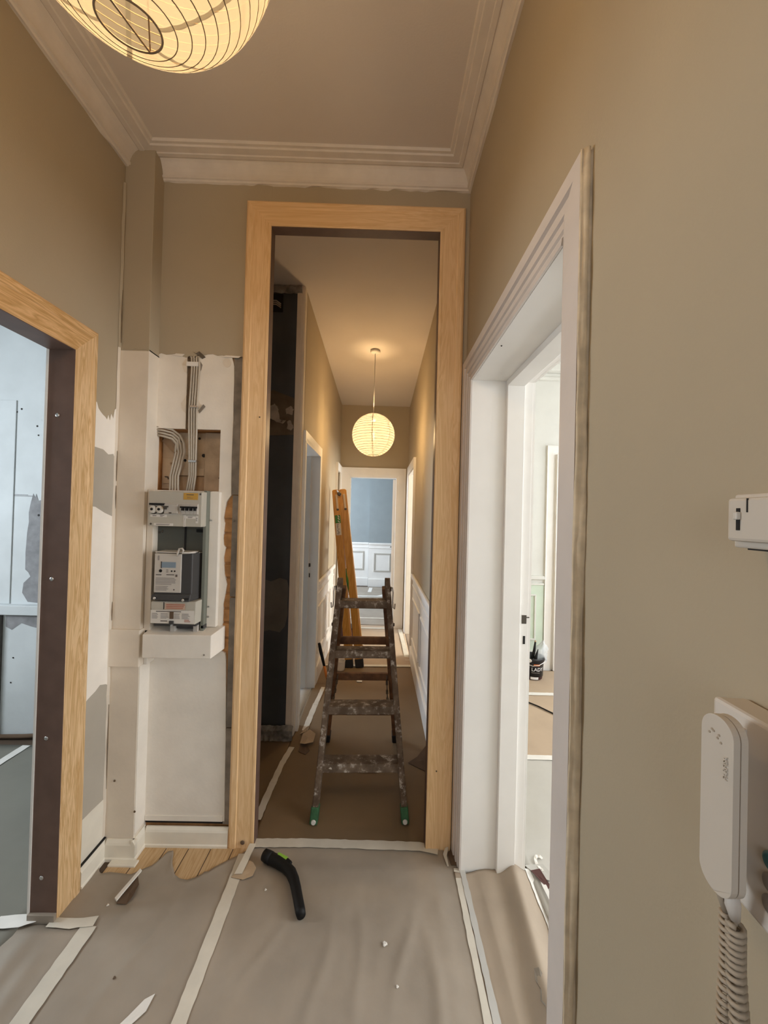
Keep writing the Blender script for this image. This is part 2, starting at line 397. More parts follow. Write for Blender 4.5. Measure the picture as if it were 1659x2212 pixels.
# ================================================================== STRUCTURE: floor and ceilings
floor = B(-3.5, 3.6, -1.9, 8.6, -0.12, 0.0).build('floor', M['subfloor']); struct(floor, 'dark bare floor under the protective paper', 'floor')
x = -1.10
while x < -0.50:
    w = 0.098
    B(x, x + w - 0.004, 1.40, 1.742, 0.0, 0.0022 + random.random() * 0.0006).build('floor_plank', M['floorwood'], floor, bevel=0.0008)
    x += w
struct(B(-1.30, 0.66, -1.75, 1.80, HZ, HZ + 0.12).build('ceiling', M['ceiling']), 'flat ceiling of the near hall with the large lantern', 'ceiling')
c = MB().hull8([(-1.25, 1.80, 3.06), (0.50, 1.80, 3.06), (0.50, 5.20, 2.968), (-1.25, 5.20, 2.968),
                (-1.25, 1.80, 3.16), (0.50, 1.80, 3.16), (0.50, 5.20, 3.07), (-1.25, 5.20, 3.07)]).build('ceiling_corridor', M['ceiling'])
struct(c, 'narrow ceiling of the corridor beyond the tall doorway', 'ceiling')
struct(B(0.50, 3.6, -0.6, 5.25, 3.06, 3.16).build('ceiling_right_room', M['offwhite']), 'ceiling of the bright room to the right', 'ceiling')
struct(B(-3.5, -1.15, -0.6, 2.65, 3.06, 3.16).build('ceiling_left_room', M['bluewhite']), 'ceiling of the room to the left', 'ceiling')
struct(B(-3.2, -0.54, 2.60, 5.25, 3.075, 3.16).build('ceiling_side_room', M['offwhite']), 'ceiling of the room off the corridor', 'ceiling')
struct(B(-2.2, 2.2, 5.14, 8.5, 3.08, 3.18).build('ceiling_far_room', M['offwhite']), 'ceiling of the blue grey far room', 'ceiling')

# ================================================================== casing helper
def casing(root, mapf, a0, a1, ztop, prof, mat_v, mat_h, name='casing_board', z0=0.0, near=None):
    """three mitred boards round an opening; mapf(a, v, z) -> world; prof (u outward from the inner edge, v proud)"""
    n = len(prof); boards = []
    def sweep(A, Bp, mat):
        mb = MB(); n = len(A)
        mb.v = [tuple(p) for p in A] + [tuple(p) for p in Bp]
        for i in range(n): mb.f.append((i, (i + 1) % n, n + (i + 1) % n, n + i))
        mb.f.append(tuple(range(n))); mb.f.append(tuple(reversed(range(n, 2 * n))))
        boards.append(mb.build(name, mat, root))
    nprof = near or prof; keep = n; n = len(nprof)
    sweep([mapf(a0 - u, v, z0) for u, v in nprof], [mapf(a0 - u, v, ztop + u) for u, v in nprof], mat_v); n = keep
    sweep([mapf(a1 + u, v, z0) for u, v in prof], [mapf(a1 + u, v, ztop + u) for u, v in prof], mat_v)
    sweep([mapf(a0 - u, v, ztop + u) for u, v in prof], [mapf(a1 + u, v, ztop + u) for u, v in prof], mat_h)
    return boards
PINE = [(0, 0), (0, .018), (.004, .020), (.012, .020), (.014, .0185), (.078, .0185), (.082, .022), (.104, .022), (.112, .017), (.1165, .008), (.1165, 0)]
WHITE = [(0, 0), (0, .006), (.010, .008), (.012, .005), (.018, .005), (.022, .010), (.034, .011), (.036, .008), (.041, .008), (.044, .014),
         (.064, .014), (.067, .010), (.073, .010), (.076, .018), (.105, .020), (.105, 0)]
THIN = [(0, 0), (0, .012), (.03, .018), (.075, .018), (.088, .024), (.088, 0)]

# ================================================================== LEFT WALL with doorway to the scraped room
LA0, LA1, LZ = 0.565, 1.418, 2.078
w = MB()
w.box(-1.225, XL, LA1 + .012, 1.90, 0, HZ); w.box(-1.225, XL, -1.75, LA0 - .012, 0, HZ); w.box(-1.225, XL, LA0 - .012, LA1 + .012, LZ + .012, HZ)
wl = struct(w.build('wall_left', M['taupe']), 'taupe painted left hall wall around the pine framed doorway', 'wall')
d1 = sroot('door_1', 'pine cased open doorway in the left wall with dark brown jamb', 'doorway', (XL, 1.0, 0))
casing(d1, lambda a, v, z: (XL + v, a, z), LA0 - .0015, LA1 + .0015, LZ + .0015, PINE, M['pine_vl'], M['pine_y'])
j = MB(); j.box(-1.228, XL + .0185, LA1, LA1 + .012, 0, LZ + .012); j.box(-1.228, XL + .0185, LA0 - .012, LA0, 0, LZ + .012); j.box(-1.228, XL + .0185, LA0, LA1, LZ, LZ + .012)
jm = j.build('jamb_lining', M['brown'], d1)
e = MB(); e.box(-1.233, -1.226, LA1 - .004, LA1 + .03, 0.0, LZ + .02); e.build('jamb_edge', M['whitescrap'], d1)
for z in (1.837, 1.238, .661, .159):
    MB().lathe([(.0075, 0), (.0075, .001), (.004, .002)], (-1.188, LA1 - .0005, z), 14, (0, -1, 0)).build('screw_head', M['steel'], d1, smooth=True)
B(-1.226, -1.13, LA1 - .012, LA1 - .0002, .001, .035).build('jamb_foot', M['paper'], d1)
# paint and bare plaster patches between the casing and the pilaster
def patch_x(name, pts, x, mat, parent, t=0.0015):
    return MB().prism([(x, a, b) for a, b in pts], (-t, 0, 0)).build(name, mat, parent)
def jag(pts, amp, n=4):
    out = []
    for (a, b), (c, d) in zip(pts, pts[1:] + pts[:1]):
        for i in range(n):
            t = i / n; out.append((a + (c - a) * t + random.uniform(-amp, amp), b + (d - b) * t + random.uniform(-amp, amp)))
    return out
def ragged(a, b, n, amp):
    out = []
    for i in range(n + 1):
        t = i / n; p = V((a[0] + (b[0] - a[0]) * t, a[1] + (b[1] - a[1]) * t))
        if 0 < i < n: p += V((random.uniform(-amp, amp), random.uniform(-amp, amp)))
        out.append((p.x, p.y))
    return out
patch_x('bare_plaster', [(1.50, 1.925), (1.555, 1.928)] + ragged((1.565, 1.905), (1.605, 1.880), 3, .003) + [(1.615, 1.872), (1.622, 1.893), (1.632, 1.872), (1.640, 1.902), (1.652, 1.885), (1.660, 1.925), (1.678, 1.94),
        (1.684, 1.70), (1.66, 1.735), (1.63, 1.728), (1.60, 1.744), (1.555, 1.747), (1.50, 1.75)], XL + .0022, M['plaster_white'], wl)
patch_x('grey_filler', [(1.50, 1.75), (1.555, 1.747), (1.60, 1.744), (1.63, 1.728), (1.66, 1.735), (1.684, 1.70), (1.685, 1.61), (1.672, 1.53), (1.664, 1.468), (1.62, 1.482), (1.566, 1.506), (1.50, 1.51)], XL + .0016, M['taupe_patch'], wl)
patch_x('bare_plaster', [(1.50, 1.51), (1.566, 1.506), (1.62, 1.482), (1.664, 1.468), (1.684, 1.47), (1.690, .90), (1.690, .728), (1.66, .752), (1.626, .763), (1.60, .748), (1.56, .735), (1.50, .70)], XL + .0019, M['plaster_white'], wl)
patch_x('grey_filler', [(1.50, .70), (1.56, .735), (1.60, .748), (1.626, .763), (1.66, .752), (1.692, .728), (1.695, .30), (1.69, .257), (1.60, .262), (1.50, .262)], XL + .0025, M['taupe_patch'], wl)
patch_x('cream_panel', [(1.50, .262), (1.60, .262), (1.69, .257), (1.695, .085), (1.50, .085)], XL + .003, M['cream'], wl)
# settled crack strip between left wall and pilaster
cr = sroot('trim_1', 'cracked filler bead in the corner beside the pilaster', 'trim', (XL + .005, 1.675, .10))
for z0_, n_, mt_ in ((.10, 36, 'pilaster'), (2.20, 13, 'taupe')):
    P = []
    for i in range(n_):
        z = z0_ + i * .06; k = random.uniform(-.0025, .0025)
        P.append([(XL + .001, 1.668 + k, z), (XL + .008 + abs(k), 1.674 + k, z), (XL + .004, 1.681, z)])
    MB().grid(P).build('filler_bead', M[mt_], cr, solid=.002)
for z0_, z1_ in ((1.62, 1.75), (1.50, 1.60), (1.02, 1.10), (.30, .66), (2.22, 2.45)):
    MB().tube([(XL + .0105, 1.6725, z0_), (XL + .011, 1.6715, (z0_ + z1_) / 2), (XL + .0105, 1.6725, z1_)], [.0008, .0016, .0008], 5).build('crack', M['chase'], cr)

# ================================================================== BACK WALL (meter niche, tall pine doorway)
CORE = 1.768
w = MB()
RX0, RX1, RZ0, RZ1 = -1.03, -0.733, 1.591, 1.872      # recess above the fuse box
w.box(XL, RX0, CORE, 1.90, 0, HZ); w.box(RX0, RX1, CORE, 1.90, 0, RZ0); w.box(RX0, RX1, CORE, 1.90, RZ1, HZ); w.box(RX1, -0.66, CORE, 1.90, 0, HZ)
w.box(RX0, RX1, 1.83, 1.90, RZ0, RZ1)
w.box(-0.66, -0.5345, CORE, 1.79, 0, HZ); w.box(-0.5345, 0.2555, 1.757, 1.79, 2.812, HZ); w.box(0.2555, 0.40, 1.757, 1.79, 0, HZ)
wb = struct(w.build('wall_back', M['brick']), 'end wall of the hall holding the fuse niche and the tall doorway', 'wall')
def patch_y(name, pts, y0, y1, mat, parent):
    return MB().prism([(a, y0, b) for a, b in pts], (0, y1 - y0, 0)).build(name, mat, parent)
rag = [(-1.03, 2.205), (-1.012, 2.213), (-.988, 2.207), (-.962, 2.210), (-.936, 2.215), (-.915, 2.201), (-.9, 2.197), (-.88, 2.205), (-.862, 2.200), (-.845, 2.212), (-.82, 2.207), (-.80, 2.214), (-.778, 2.216), (-.757, 2.209),
       (-.736, 2.212), (-.715, 2.207), (-.694, 2.213), (-.67, 2.206), (-.64, 2.208)]
patch_y('painted_plaster', [(-1.03, HZ), (-1.03, 2.205)] + rag + [(-.53, 2.208), (-.53, HZ)], YB - .002, CORE, M['taupe'], wb)
patch_y('painted_plaster', [(-.53, HZ), (-.53, 2.813), (.25, 2.813), (.25, 2.208), (.39, 2.208), (.39, HZ)], YB - .001, CORE, M['taupe'], wb)
patch_y('painted_plaster', [(.25, 2.208), (.25, 0), (.39, 0), (.39, 2.208)], YB, CORE, M['taupe'], wb)
# bare plaster of the niche, right edge broken back to the brick
edge = [(-.682, 2.21), (-.681, 2.166), (-.679, 2.08), (-.6795, 1.997), (-.678, 1.92), (-.679, 1.849), (-.680, 1.74), (-.679, 1.638), (-.677, 1.575), (-.688, 1.560), (-.698, 1.543), (-.703, 1.505), (-.708, 1.469), (-.701, 1.448), (-.704, 1.415),
        (-.707, 1.379), (-.704, 1.35), (-.695, 1.337), (-.702, 1.291), (-.699, 1.25), (-.696, 1.217), (-.684, 1.171), (-.689, 1.134), (-.698, 1.081), (-.697, 1.04), (-.698, .997), (-.704, .941), (-.702, .92), (-.707, .893), (-.694, .87),
        (-.684, .858), (-.679, .83), (-.674, .66), (-.669, .466), (-.667, .28), (-.663, .10)]
def seg(lo, hi): return [p for p in edge if lo <= p[1] <= hi]
patch_y('bare_plaster', [(-1.03, 2.203)] + [p for p in rag if p[0] <= -.895] + [(-.893, 2.19), (-.893, 1.872), (-1.03, 1.872)], YB, CORE, M['plaster'], wb)
patch_y('bare_plaster', [(-.847, 1.872), (-.847, 2.205)] + [p for p in rag if -.84 <= p[0] <= -.69] + seg(1.872, 2.2) + [(-.679, 1.872)], YB, CORE, M['plaster'], wb)
patch_y('bare_plaster', [(RX1, 1.872), (-.679, 1.872)] + seg(.872, 1.871) + [(-.70, .87), (RX1, .87)], YB, CORE, M['plaster'], wb)
patch_y('bare_plaster', [(-1.03, RZ0), (RX1, RZ0), (RX1, .87), (-1.03, .87)], YB, CORE, M['plaster'], wb)
patch_y('lower_panel', [(-1.02, .87), (-.70, .87)] + seg(.10, .86) + [(-.663, .105), (-1.02, .105)], YB, CORE, M['plaster'], wb)
patch_y('panel_strip', [(-1.018, .128), (-.672, .128), (-.672, .105), (-1.018, .105)], YB - .003, YB, M['plaster'], wb)
patch_y('filled_disc', [(-.712 + .018 * math.cos(a), 2.178 + .021 * math.sin(a)) for a in [i * math.pi / 8 for i in range(16)]], YB - .002, YB, M['pilaster'], wb)
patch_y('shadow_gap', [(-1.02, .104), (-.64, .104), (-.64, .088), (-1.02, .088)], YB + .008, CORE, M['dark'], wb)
# plaster key: bricks laid bare beside the casing
zb = .86
for hgt in (.062, .066, .060, .064, .066, .062, .066, .063, .060, .056):
    B(-.712, -.664, 1.7605 + random.random() * .003, 1.772, zb + .006, zb + hgt).build('brick', M['brick'], wb, bevel=.002)
    zb += hgt + .004
for z0, z1, dx in ((.09, .52, 0), (.525, 1.11, .001), (1.115, 1.575, .001), (1.578, 2.206, -.011)):
    B(-.672 + dx, -.62, 1.757 + random.random() * .003, 1.772, z0, z1).build('stud_board', M['stud'], wb, bevel=.001)
# cable chase and recess boards
B(-.893, -.847, 1.7605, 1.772, 1.872, 2.20).build('cable_chase', M['chase'], wb)
bb = [(-1.028, -.955, 1.60, 1.86, .010, 'recess'), (-.955, -.83, 1.70, 1.868, .004, 'recess'), (-.955, -.83, 1.665, 1.70, .012, 'recess'), (-.955, -.815, 1.595, 1.663, .003, 'recess2'), (-.828, -.737, 1.594, 1.868, .016, 'recess')]
for x0, x1, z0, z1, t, mt in bb:
    B(x0, x1, 1.829 - t, 1.829, z0, z1).build('backing_board', M[mt], wb, bevel=.0015)
B(-1.02, -.962, 1.812, 1.8185, 1.625, 1.745).build('backing_board', M['recess'], wb, bevel=.002)
MB().bar((-1.02, 1.8165, 1.835), (-.948, 1.8165, 1.765), .030, .006, (1, 0, 1)).build('backing_board', M['recess2'], wb)
for (x, z, r) in ((-.945, 1.83, .008), (-.775, 1.828, .010), (-.742, 1.832, .007), (-.838, 1.762, .009), (-.925, 1.737, .007), (-.782, 1.80, .005), (-1.005, 1.662, .006), (-.752, 1.668, .006), (-.765, 1.715, .004), (-.745, 1.728, .005), (-.86, 1.842, .006), (-.90, 1.845, .005)):
    MB().lathe([(r, 0), (r * .9, .004)], (x, 1.8195 if x < -.955 or x > -.83 else 1.826, z), 10, (0, -1, 0)).build('old_nail_hole', M['dark'], wb)
for x, z in ((-1.0, 1.655), (-.748, 1.655)):
    MB().tube([(x - .012, 1.815, z + .002), (x + .006, 1.807, z), (x + .010, 1.806, z - .010)], .003, 6).build('bent_nail', M['darksteel'], wb)
# broken plaster crumbs round the chase and frayed paint edge
for (cx_, cz_, fl) in ((-.897, 2.165, 1), (-.843, 2.163, -1), (-.897, 1.985, 1), (-.843, 1.98, -1)):
    pts = [(cx_ + fl * .004, cz_ + .038), (cx_ - fl * .010, cz_ + .016), (cx_ - fl * .019, cz_ + .002), (cx_ - fl * .015, cz_ - .018), (cx_ - fl * .007, cz_ - .034), (cx_ + fl * .004, cz_ - .042)]
    patch_y('broken_plaster', pts if fl > 0 else pts[::-1], YB - .0015, YB + .001, M['stud'] if cz_ > 2 and fl < 0 else M['pilaster'], wb)
MB().prism([(-.835, YB - .004, 1.955), (-.812, YB - .007, 1.984), (-.803, YB - .007, 1.974), (-.830, YB - .004, 1.944)], (0, .003, 0)).build('wood_plug', M['stud'], wb)
MB().prism([(-.84, YB - .003, 2.206), (-.868, YB - .006, 2.222), (-.852, YB - .008, 2.214), (-.838, YB - .006, 2.225), (-.822, YB - .006, 2.212), (-.81, YB - .005, 2.20), (-.826, YB - .004, 2.192)], (0, .003, 0)).build('broken_plaster', M['slate_brown'], wb)
# hanging strip of loose paper over the top edge
for x0, x1, z0, z1 in ((-.96, -.905, 2.203, 2.213), (-.745, -.65, 2.203, 2.211)):
    MB().prism([(x0, YB - .006, z0), (x0 + .3 * (x1 - x0), YB - .004, z1), (x1, YB - .004, z1 - .002), (x1 - .01, YB - .006, z0 - .003)], (0, .002, 0)).build('loose_paint', M['plaster'], wb)

# pilaster in the corner
p = MB(); p.box(XL, -1.022, 1.68, CORE + .01, 2.19, HZ)
pil = sroot('pilaster', 'plaster pilaster in the corner left of the fuse niche', 'pilaster', (-1.086, 1.72, 0))
p.build('painted_shaft', M['taupe'], pil, bevel=.002)
B(XL, -1.022, 1.681, CORE + .01, .0, 2.199).build('bare_shaft', M['pilaster'], pil, bevel=.002)
MB().prism([(-1.149, 1.6785, 2.22)] + [(-1.149, 1.6785, 2.188), (-1.131, 1.6785, 2.2), (-1.11, 1.6785, 2.191), (-1.096, 1.6785, 2.193), (-1.08, 1.6785, 2.199), (-1.067, 1.6785, 2.194), (-1.045, 1.6785, 2.197), (-1.022, 1.6785, 2.193), (-1.022, 1.6785, 2.22)], (0, .002, 0)).build('paint_edge', M['taupe'], pil)
B(XL - .0, -1.0165, 1.668, CORE, .822, .982).build('band_block', M['pilaster'], pil, bevel=.003)
B(-1.0165, -1.0, 1.70, CORE, .822, .975).build('band_return', M['plaster'], pil, bevel=.003)
B(-1.0225, -1.0195, 1.683, 1.755, .10, .822).build('side_strip', M['plaster'], pil)
for x, z in ((-1.02, .20), (-1.11, .33)):
    MB().lathe([(.005, 0), (.004, .002)], (x, 1.6795, z), 8, (0, -1, 0)).build('chip', M['chase'], pil)
# boxed sill under the meters
s = sroot('sill', 'white boxed plaster sill below the electricity meter', 'sill', (-.86, 1.70, .865))
s_ = MB(); s_.hull8([(-1.0, 1.66, .866), (-.707, 1.66, .868), (-.685, YB, .880), (-1.0, YB, .880), (-1.0, 1.66, .966), (-.707, 1.66, .968), (-.685, YB, .985), (-1.0, YB, .985)])
s_.build('sill_box', M['plaster'], s, bevel=.003)
MB().lathe([(.004, 0), (.003, .002)], (-.735, 1.659, .885), 8, (0, -1, 0)).build('nail_head', M['stud'], s)
# white board closing the right side of the niche
nb = sroot('trim_2', 'white upright board closing the right side of the meter niche', 'trim', (-.733, 1.74, .98))
B(-.760, -.718, 1.728, YB, .985, 1.588).build('side_board', M['plaster'], nb, bevel=.002)
for z in (1.46, 1.075, 1.03): MB().lathe([(.004, 0), (.004, .002)], (-.752, 1.7275, z), 8, (0, -1, 0)).build('screw_head', M['steel'], nb)

# tall doorway: casing, brown lining
FX0, FX1, FZ = -.5225, .2425, 2.80
d2 = sroot('door_2', 'tall pale pine cased doorway opening to the long corridor', 'doorway', (-.14, YB, 0))
casing(d2, lambda a, v, z: (a, YB - v, z), FX0 - .0015, FX1 + .0015, FZ + .0015, PINE, M['pine_v'], M['pine_h'])
j = MB(); j.box(FX0 - .012, FX0, YB - .014, 1.794, 0, FZ); j.box(FX1, FX1 + .012, YB - .014, 1.794, 0, FZ); j.box(FX0 - .012, FX1 + .012, YB - .014, 1.794, FZ, FZ + .012)
j.build('jamb_lining', M['brown'], d2)
MB().lathe([(.010, 0), (.007, .003)], (-.572, YB - .0225, .030), 10, (0, -1, 0)).build('mouse_hole', M['card_dark'], d2)
MB().lathe([(.0035, 0), (.003, .002)], (-.552, YB - .0195, 1.93), 8, (0, -1, 0)).build('knot', M['card_dark'], d2)
MB().lathe([(.0035, 0), (.003, .002)], (.285, YB - .0195, .36), 8, (0, -1, 0)).build('knot', M['card_dark'], d2)

# baseboards: left wall, pilaster, niche
def base_run(root, pts, h=.085, t=.016, mat=None):
    """pts: wall line; board stands proud to the left-hand normal given by nrm"""
    for (a, b, n) in pts:
        a, b, n = V(a), V(b), V(n)
        prof = [(0, 0), (t + .004, 0), (t + .004, .012), (t, .016), (t, h - .018), (t * .8, h - .010), (t * .35, h), (0, h)]
        A = [(a + n * d).to_tuple() + (z,) for d, z in prof]; C = [(b + n * d).to_tuple() + (z,) for d, z in prof]
        mb = MB(); k = len(prof); mb.v = A + C
        for i in range(k): mb.f.append((i, (i + 1) % k, k + (i + 1) % k, k + i))
        mb.f.append(tuple(range(k))); mb.f.append(tuple(reversed(range(k, 2 * k))))
        mb.build('skirting_board', mat or M['cream'], root)
bl = sroot('baseboard_left', 'cream baseboard low on the left wall beside the pine casing', 'baseboard', (XL, 1.6, 0))
base_run(bl, [((XL + .002, 1.535), (XL + .002, 1.68), (1, 0))])
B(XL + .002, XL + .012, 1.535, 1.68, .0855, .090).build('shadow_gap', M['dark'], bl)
bk = sroot('baseboard_back', 'cream baseboard running round the pilaster and niche', 'baseboard', (-.85, 1.74, 0))
base_run(bk, [((XL + .018, 1.68), (-1.006, 1.68), (0, -1)), ((-1.022, 1.664), (-1.022, 1.755), (1, 0)), ((-1.006, 1.752), (-.640, 1.752), (0, -1))])
B(-1.10, -.985, 1.634, 1.665, 0, .010).build('skirting_shoe', M['cream'], bk, bevel=.003)

# ================================================================== CORNICE
cn = [(0, 0), (0, -.092), (.010, -.092), (.013, -.086), (.019, -.084), (.019, -.074), (.015, -.071), (.018, -.058), (.024, -.042), (.034, -.026), (.046, -.016), (.050, -.021), (.066, -.021), (.069, -.017), (.098, -.017), (.101, -.010), (.113, -.010), (.117, 0)]
def cornice(name, label, f, jag):
    n = len(cn); A = []; N = 44
    for i in range(N + 1):
        t = i / N; row = []
        for k, (d, z) in enumerate(cn):
            dz = random.uniform(-.006, .003) if (k == 1 and jag) else 0
            x, y = f(t, d); row.append((x, y, HZ + z + dz))
        A.append(row)
    mb = MB().grid(A); struct(mb.build(name, M['cornice']), label, 'cornice')
x0, x1, y0, y1 = XL, XR, -1.6, YB
cornice('trim_3', 'plaster cornice along the top of the left hall wall', lambda t, d: (x0 + d * 1.18, y0 + d + (y1 - y0 - 2 * d) * t), True)
cornice('trim_4', 'plaster cornice above the tall pine doorway', lambda t, d: (x0 + d * 1.18 + (x1 - x0 - 2.18 * d) * t, y1 - d), True)
cornice('trim_5', 'plaster cornice along the top of the right hall wall', lambda t, d: (x1 - d, y1 - d - (y1 - y0 - 2 * d) * t), True)
cornice('trim_6', 'plaster cornice over the wall behind the viewer', lambda t, d: (x1 - d - (x1 - x0 - 2 * d) * t, y0 + d), False)

# ================================================================== RIGHT WALL and its deep white doorway
RA0, RA1, RZ = .805, 1.635, 2.09
w = MB()
w.box(XR, .64, -1.75, RA0, 0, HZ); w.box(XR, .64, RA1 + .012, YB + .04, 0, HZ); w.box(XR, .64, RA0, RA1 + .012, RZ + .012, HZ)
wr = struct(w.build('wall_right', M['taupe']), 'long taupe painted right hall wall with the intercom', 'wall')
d3 = sroot('door_3', 'deep white panelled doorway in the right wall with moulded casing', 'doorway', (.45, 1.2, 0))
casing(d3, lambda a, v, z: (XR - v, a, z), RA0 + .012, RA1 - .002, RZ, WHITE, M['primed'], M['primed'], near=[(.022, 0), (.026, .010), (.034, .0165), (.042, .018), (.105, .020), (.105, 0)])
# raw filler edge on the near side of the casing
P = []
for i in range(90):
    z = .0 + 2.195 * i / 89; row = []
    for k in range(7):
        u = k / 6; xx = XR - .021 + .022 * u
        yy = RA0 - .0945 - .003 + .004 * nz(u * 3, z * 5, 1, 3) + .0035 * nz(u * 9, z * 14, 1, 8) - .004 * math.exp(-((u - .55 - .08 * math.sin(z * 9)) / .14) ** 2)
        row.append((xx, yy, z + .006 * nz(u * 4, i, 1, 2)))
    P.append(row)
MB().grid(P).build('raw_edge', M['rawedge'], d3, smooth=True, solid=.003)
# jamb lining: first panel, stop, second panel, lock edge
def jamb3(root, xa, xb, dy, dz, name):
    m = MB(); m.box(xa, xb, RA1 - dy, RA1 + .012, 0, RZ - dz); m.box(xa, xb, RA0, RA1 + .012, RZ - dz, RZ + .012); m.box(xa, xb, RA0 - .0, RA0 + dy + .001, 0, RZ - dz)
    return m.build(name, M['white'], root, bevel=.0015)
jamb3(d3, XR + .001, .528, .0, .0, 'jamb_panel'); jamb3(d3, .5281, .602, .020, .024, 'jamb_stop'); jamb3(d3, .6021, .642, .005, .004, 'jamb_edge')
m = MB(); m.box(.642, .652, RA1 - .004, RA1 + .09, 0, RZ + .09); m.box(.642, .652, RA0 - .09, RA1, RZ - .004, RZ + .09); m.build('room_casing', M['white'], d3)
B(.614, .634, RA1 - .0065, RA1 - .004, 1.058, 1.094).build('strike_plate', M['darksteel'], d3)
B(.630, .646, RA1 - .0068, RA1 - .004, 1.083, 1.087).build('strike_plate', M['darksteel'], d3)
B(.621, .630, RA1 - .0065, RA1 - .004, .972, 1.006).build('lock_slot', M['dark'], d3)
MB().lathe([(.003, 0), (.002, .002)], (.40, 1.30, RZ - .0005), 8, (0, 0, -1)).build('nail_hole', M['dark'], d3)

# wall behind the viewer, with an opening added to let in fill light
w = MB(); w.box(-1.3, -.85, -1.75, -1.6, 0, HZ); w.box(.15, .65, -1.75, -1.6, 0, HZ); w.box(-.85, .15, -1.75, -1.6, 0, .9); w.box(-.85, .15, -1.75, -1.6, 2.5, HZ)
struct(w.build('wall_front', M['taupe']), 'hall wall behind the viewer', 'wall')
def window_frame(name, mapf, a0, a1, z0, z1, label):
    r = sroot(name, label, 'window', mapf((a0 + a1) / 2, z0))
    def bar(aa, ab, za, zb):
        m = MB(); p, q = V(mapf(aa, za)), V(mapf(ab, zb)); k = .025
        m.box(min(p.x, q.x) - (k if p.x == q.x else 0), max(p.x, q.x) + (k if p.x == q.x else 0), min(p.y, q.y) - (k if p.y == q.y else 0), max(p.y, q.y) + (k if p.y == q.y else 0), p.z, q.z)
        m.build('frame_bar', M['white'], r)
    bar(a0, a0 + .06, z0, z1); bar(a1 - .06, a1, z0, z1); bar(a0, a1, z0, z0 + .06); bar(a0, a1, z1 - .06, z1); bar((a0 + a1) / 2 - .02, (a0 + a1) / 2 + .02, z0, z1)
window_frame('added_window_1', lambda a, z: (a, -1.68, z), -.85, .15, .9, 2.5, 'added unseen window behind the viewer lighting the hall')

# ================================================================== RIGHT ROOM
w = MB(); w.box(.64, 3.5, 3.85, 3.97, 0, 3.06); w.box(.64, 3.5, -.6, -.5, 0, 3.06)
w.box(3.4, 3.5, -.5, -.42, 0, 3.06); w.box(3.4, 3.5, -.42, 1.55, 0, .75); w.box(3.4, 3.5, -.42, 1.55, 2.5, 3.06); w.box(3.4, 3.5, 1.55, 2.0, 0, 3.06); w.box(3.4, 3.5, 3.5, 3.85, 0, 3.06); w.box(3.4, 3.5, 2.0, 3.5, 0, .75); w.box(3.4, 3.5, 2.0, 3.5, 2.5, 3.06)
wrr = struct(w.build('wall_right_room', M['offwhite']), 'off white walls of the bright room seen through the right doorway', 'wall')
window_frame('window_2', lambda a, z: (3.45, a, z), -.42, 1.55, .75, 2.5, 'nearer window lighting the right room')
window_frame('window_7', lambda a, z: (3.45, a, z), 2.0, 3.5, .75, 2.5, 'farther window lighting the right room')
dd = sroot('trim_7', 'pale green panelled dado in the right room behind the bucket', 'dado', (1.2, 3.84, 0))
B(.66, 1.66, 3.838, 3.85, .02, .86).build('dado_panel', M['palegreen'], dd)
B(.66, 1.66, 3.815, 3.85, .905, .94).build('chair_rail', M['offwhite'], dd, bevel=.006)
B(.66, 1.66, 3.826, 3.85, .848, .866).build('lower_rail', M['offwhite'], dd, bevel=.004)
for a in ((1.568, 1.585, .317, .739), (1.15, 1.585, .74, .756), (1.15, 1.585, .30, .316)):
    B(a[0], a[1], 3.826, 3.839, a[2], a[3]).build('panel_moulding', M['offwhite'], dd, bevel=.003)
B(.66, 1.66, 3.82, 3.85, 0, .20).build('skirting_board', M['offwhite'], dd, bevel=.005)
for i, (d, z0, z1) in enumerate(((.05, 2.90, 2.93), (.035, 2.93, 2.97), (.11, 2.97, 3.06), (.16, 3.03, 3.06))):
    struct(B(.65, 3.4, 3.85 - d, 3.85, z0, z1).build('trim_%d' % (8 + i), M['offwhite'], None, bevel=.006), 'stepped cornice moulding in the right room, %s' % ('lowest step', 'second step', 'third step', 'top step')[i], 'cornice')
d4 = sroot('door_4', 'white cased door on the far wall of the right room', 'door', (2.2, 3.84, 0))
casing(d4, lambda a, v, z: (a, 3.85 - v, z), 1.755, 2.6, 2.16, THIN, M['white'], M['white'])
B(1.755, 2.6, 3.80, 3.846, .01, 2.155).build('door_leaf', M['white'], d4)
for z0, z1 in ((.2, .9), (1.05, 2.0)): B(1.87, 2.48, 3.795, 3.803, z0, z1).build('door_panel', M['white'], d4, bevel=.004)

# ================================================================== LEFT ROOM
w = MB(); w.box(-3.4, -1.225, 2.55, 2.6, 0, 3.08); w.box(-3.4, -1.225, -.6, -.5, 0, 3.08); w.box(-3.4, -3.3, -.6, .85, 0, 3.08); w.box(-3.4, -3.3, 1.95, 2.55, 0, 3.08); w.box(-3.4, -3.3, .85, 1.95, 0, .8); w.box(-3.4, -3.3, .85, 1.95, 2.6, 3.08)
wlr = struct(w.build('wall_left_room', M['bluewhite']), 'scraped blue white walls of the room seen through the left doorway', 'wall')
window_frame('window_3', lambda a, z: (-3.35, a, z), .85, 1.95, .8, 2.6, 'window lighting the left room')
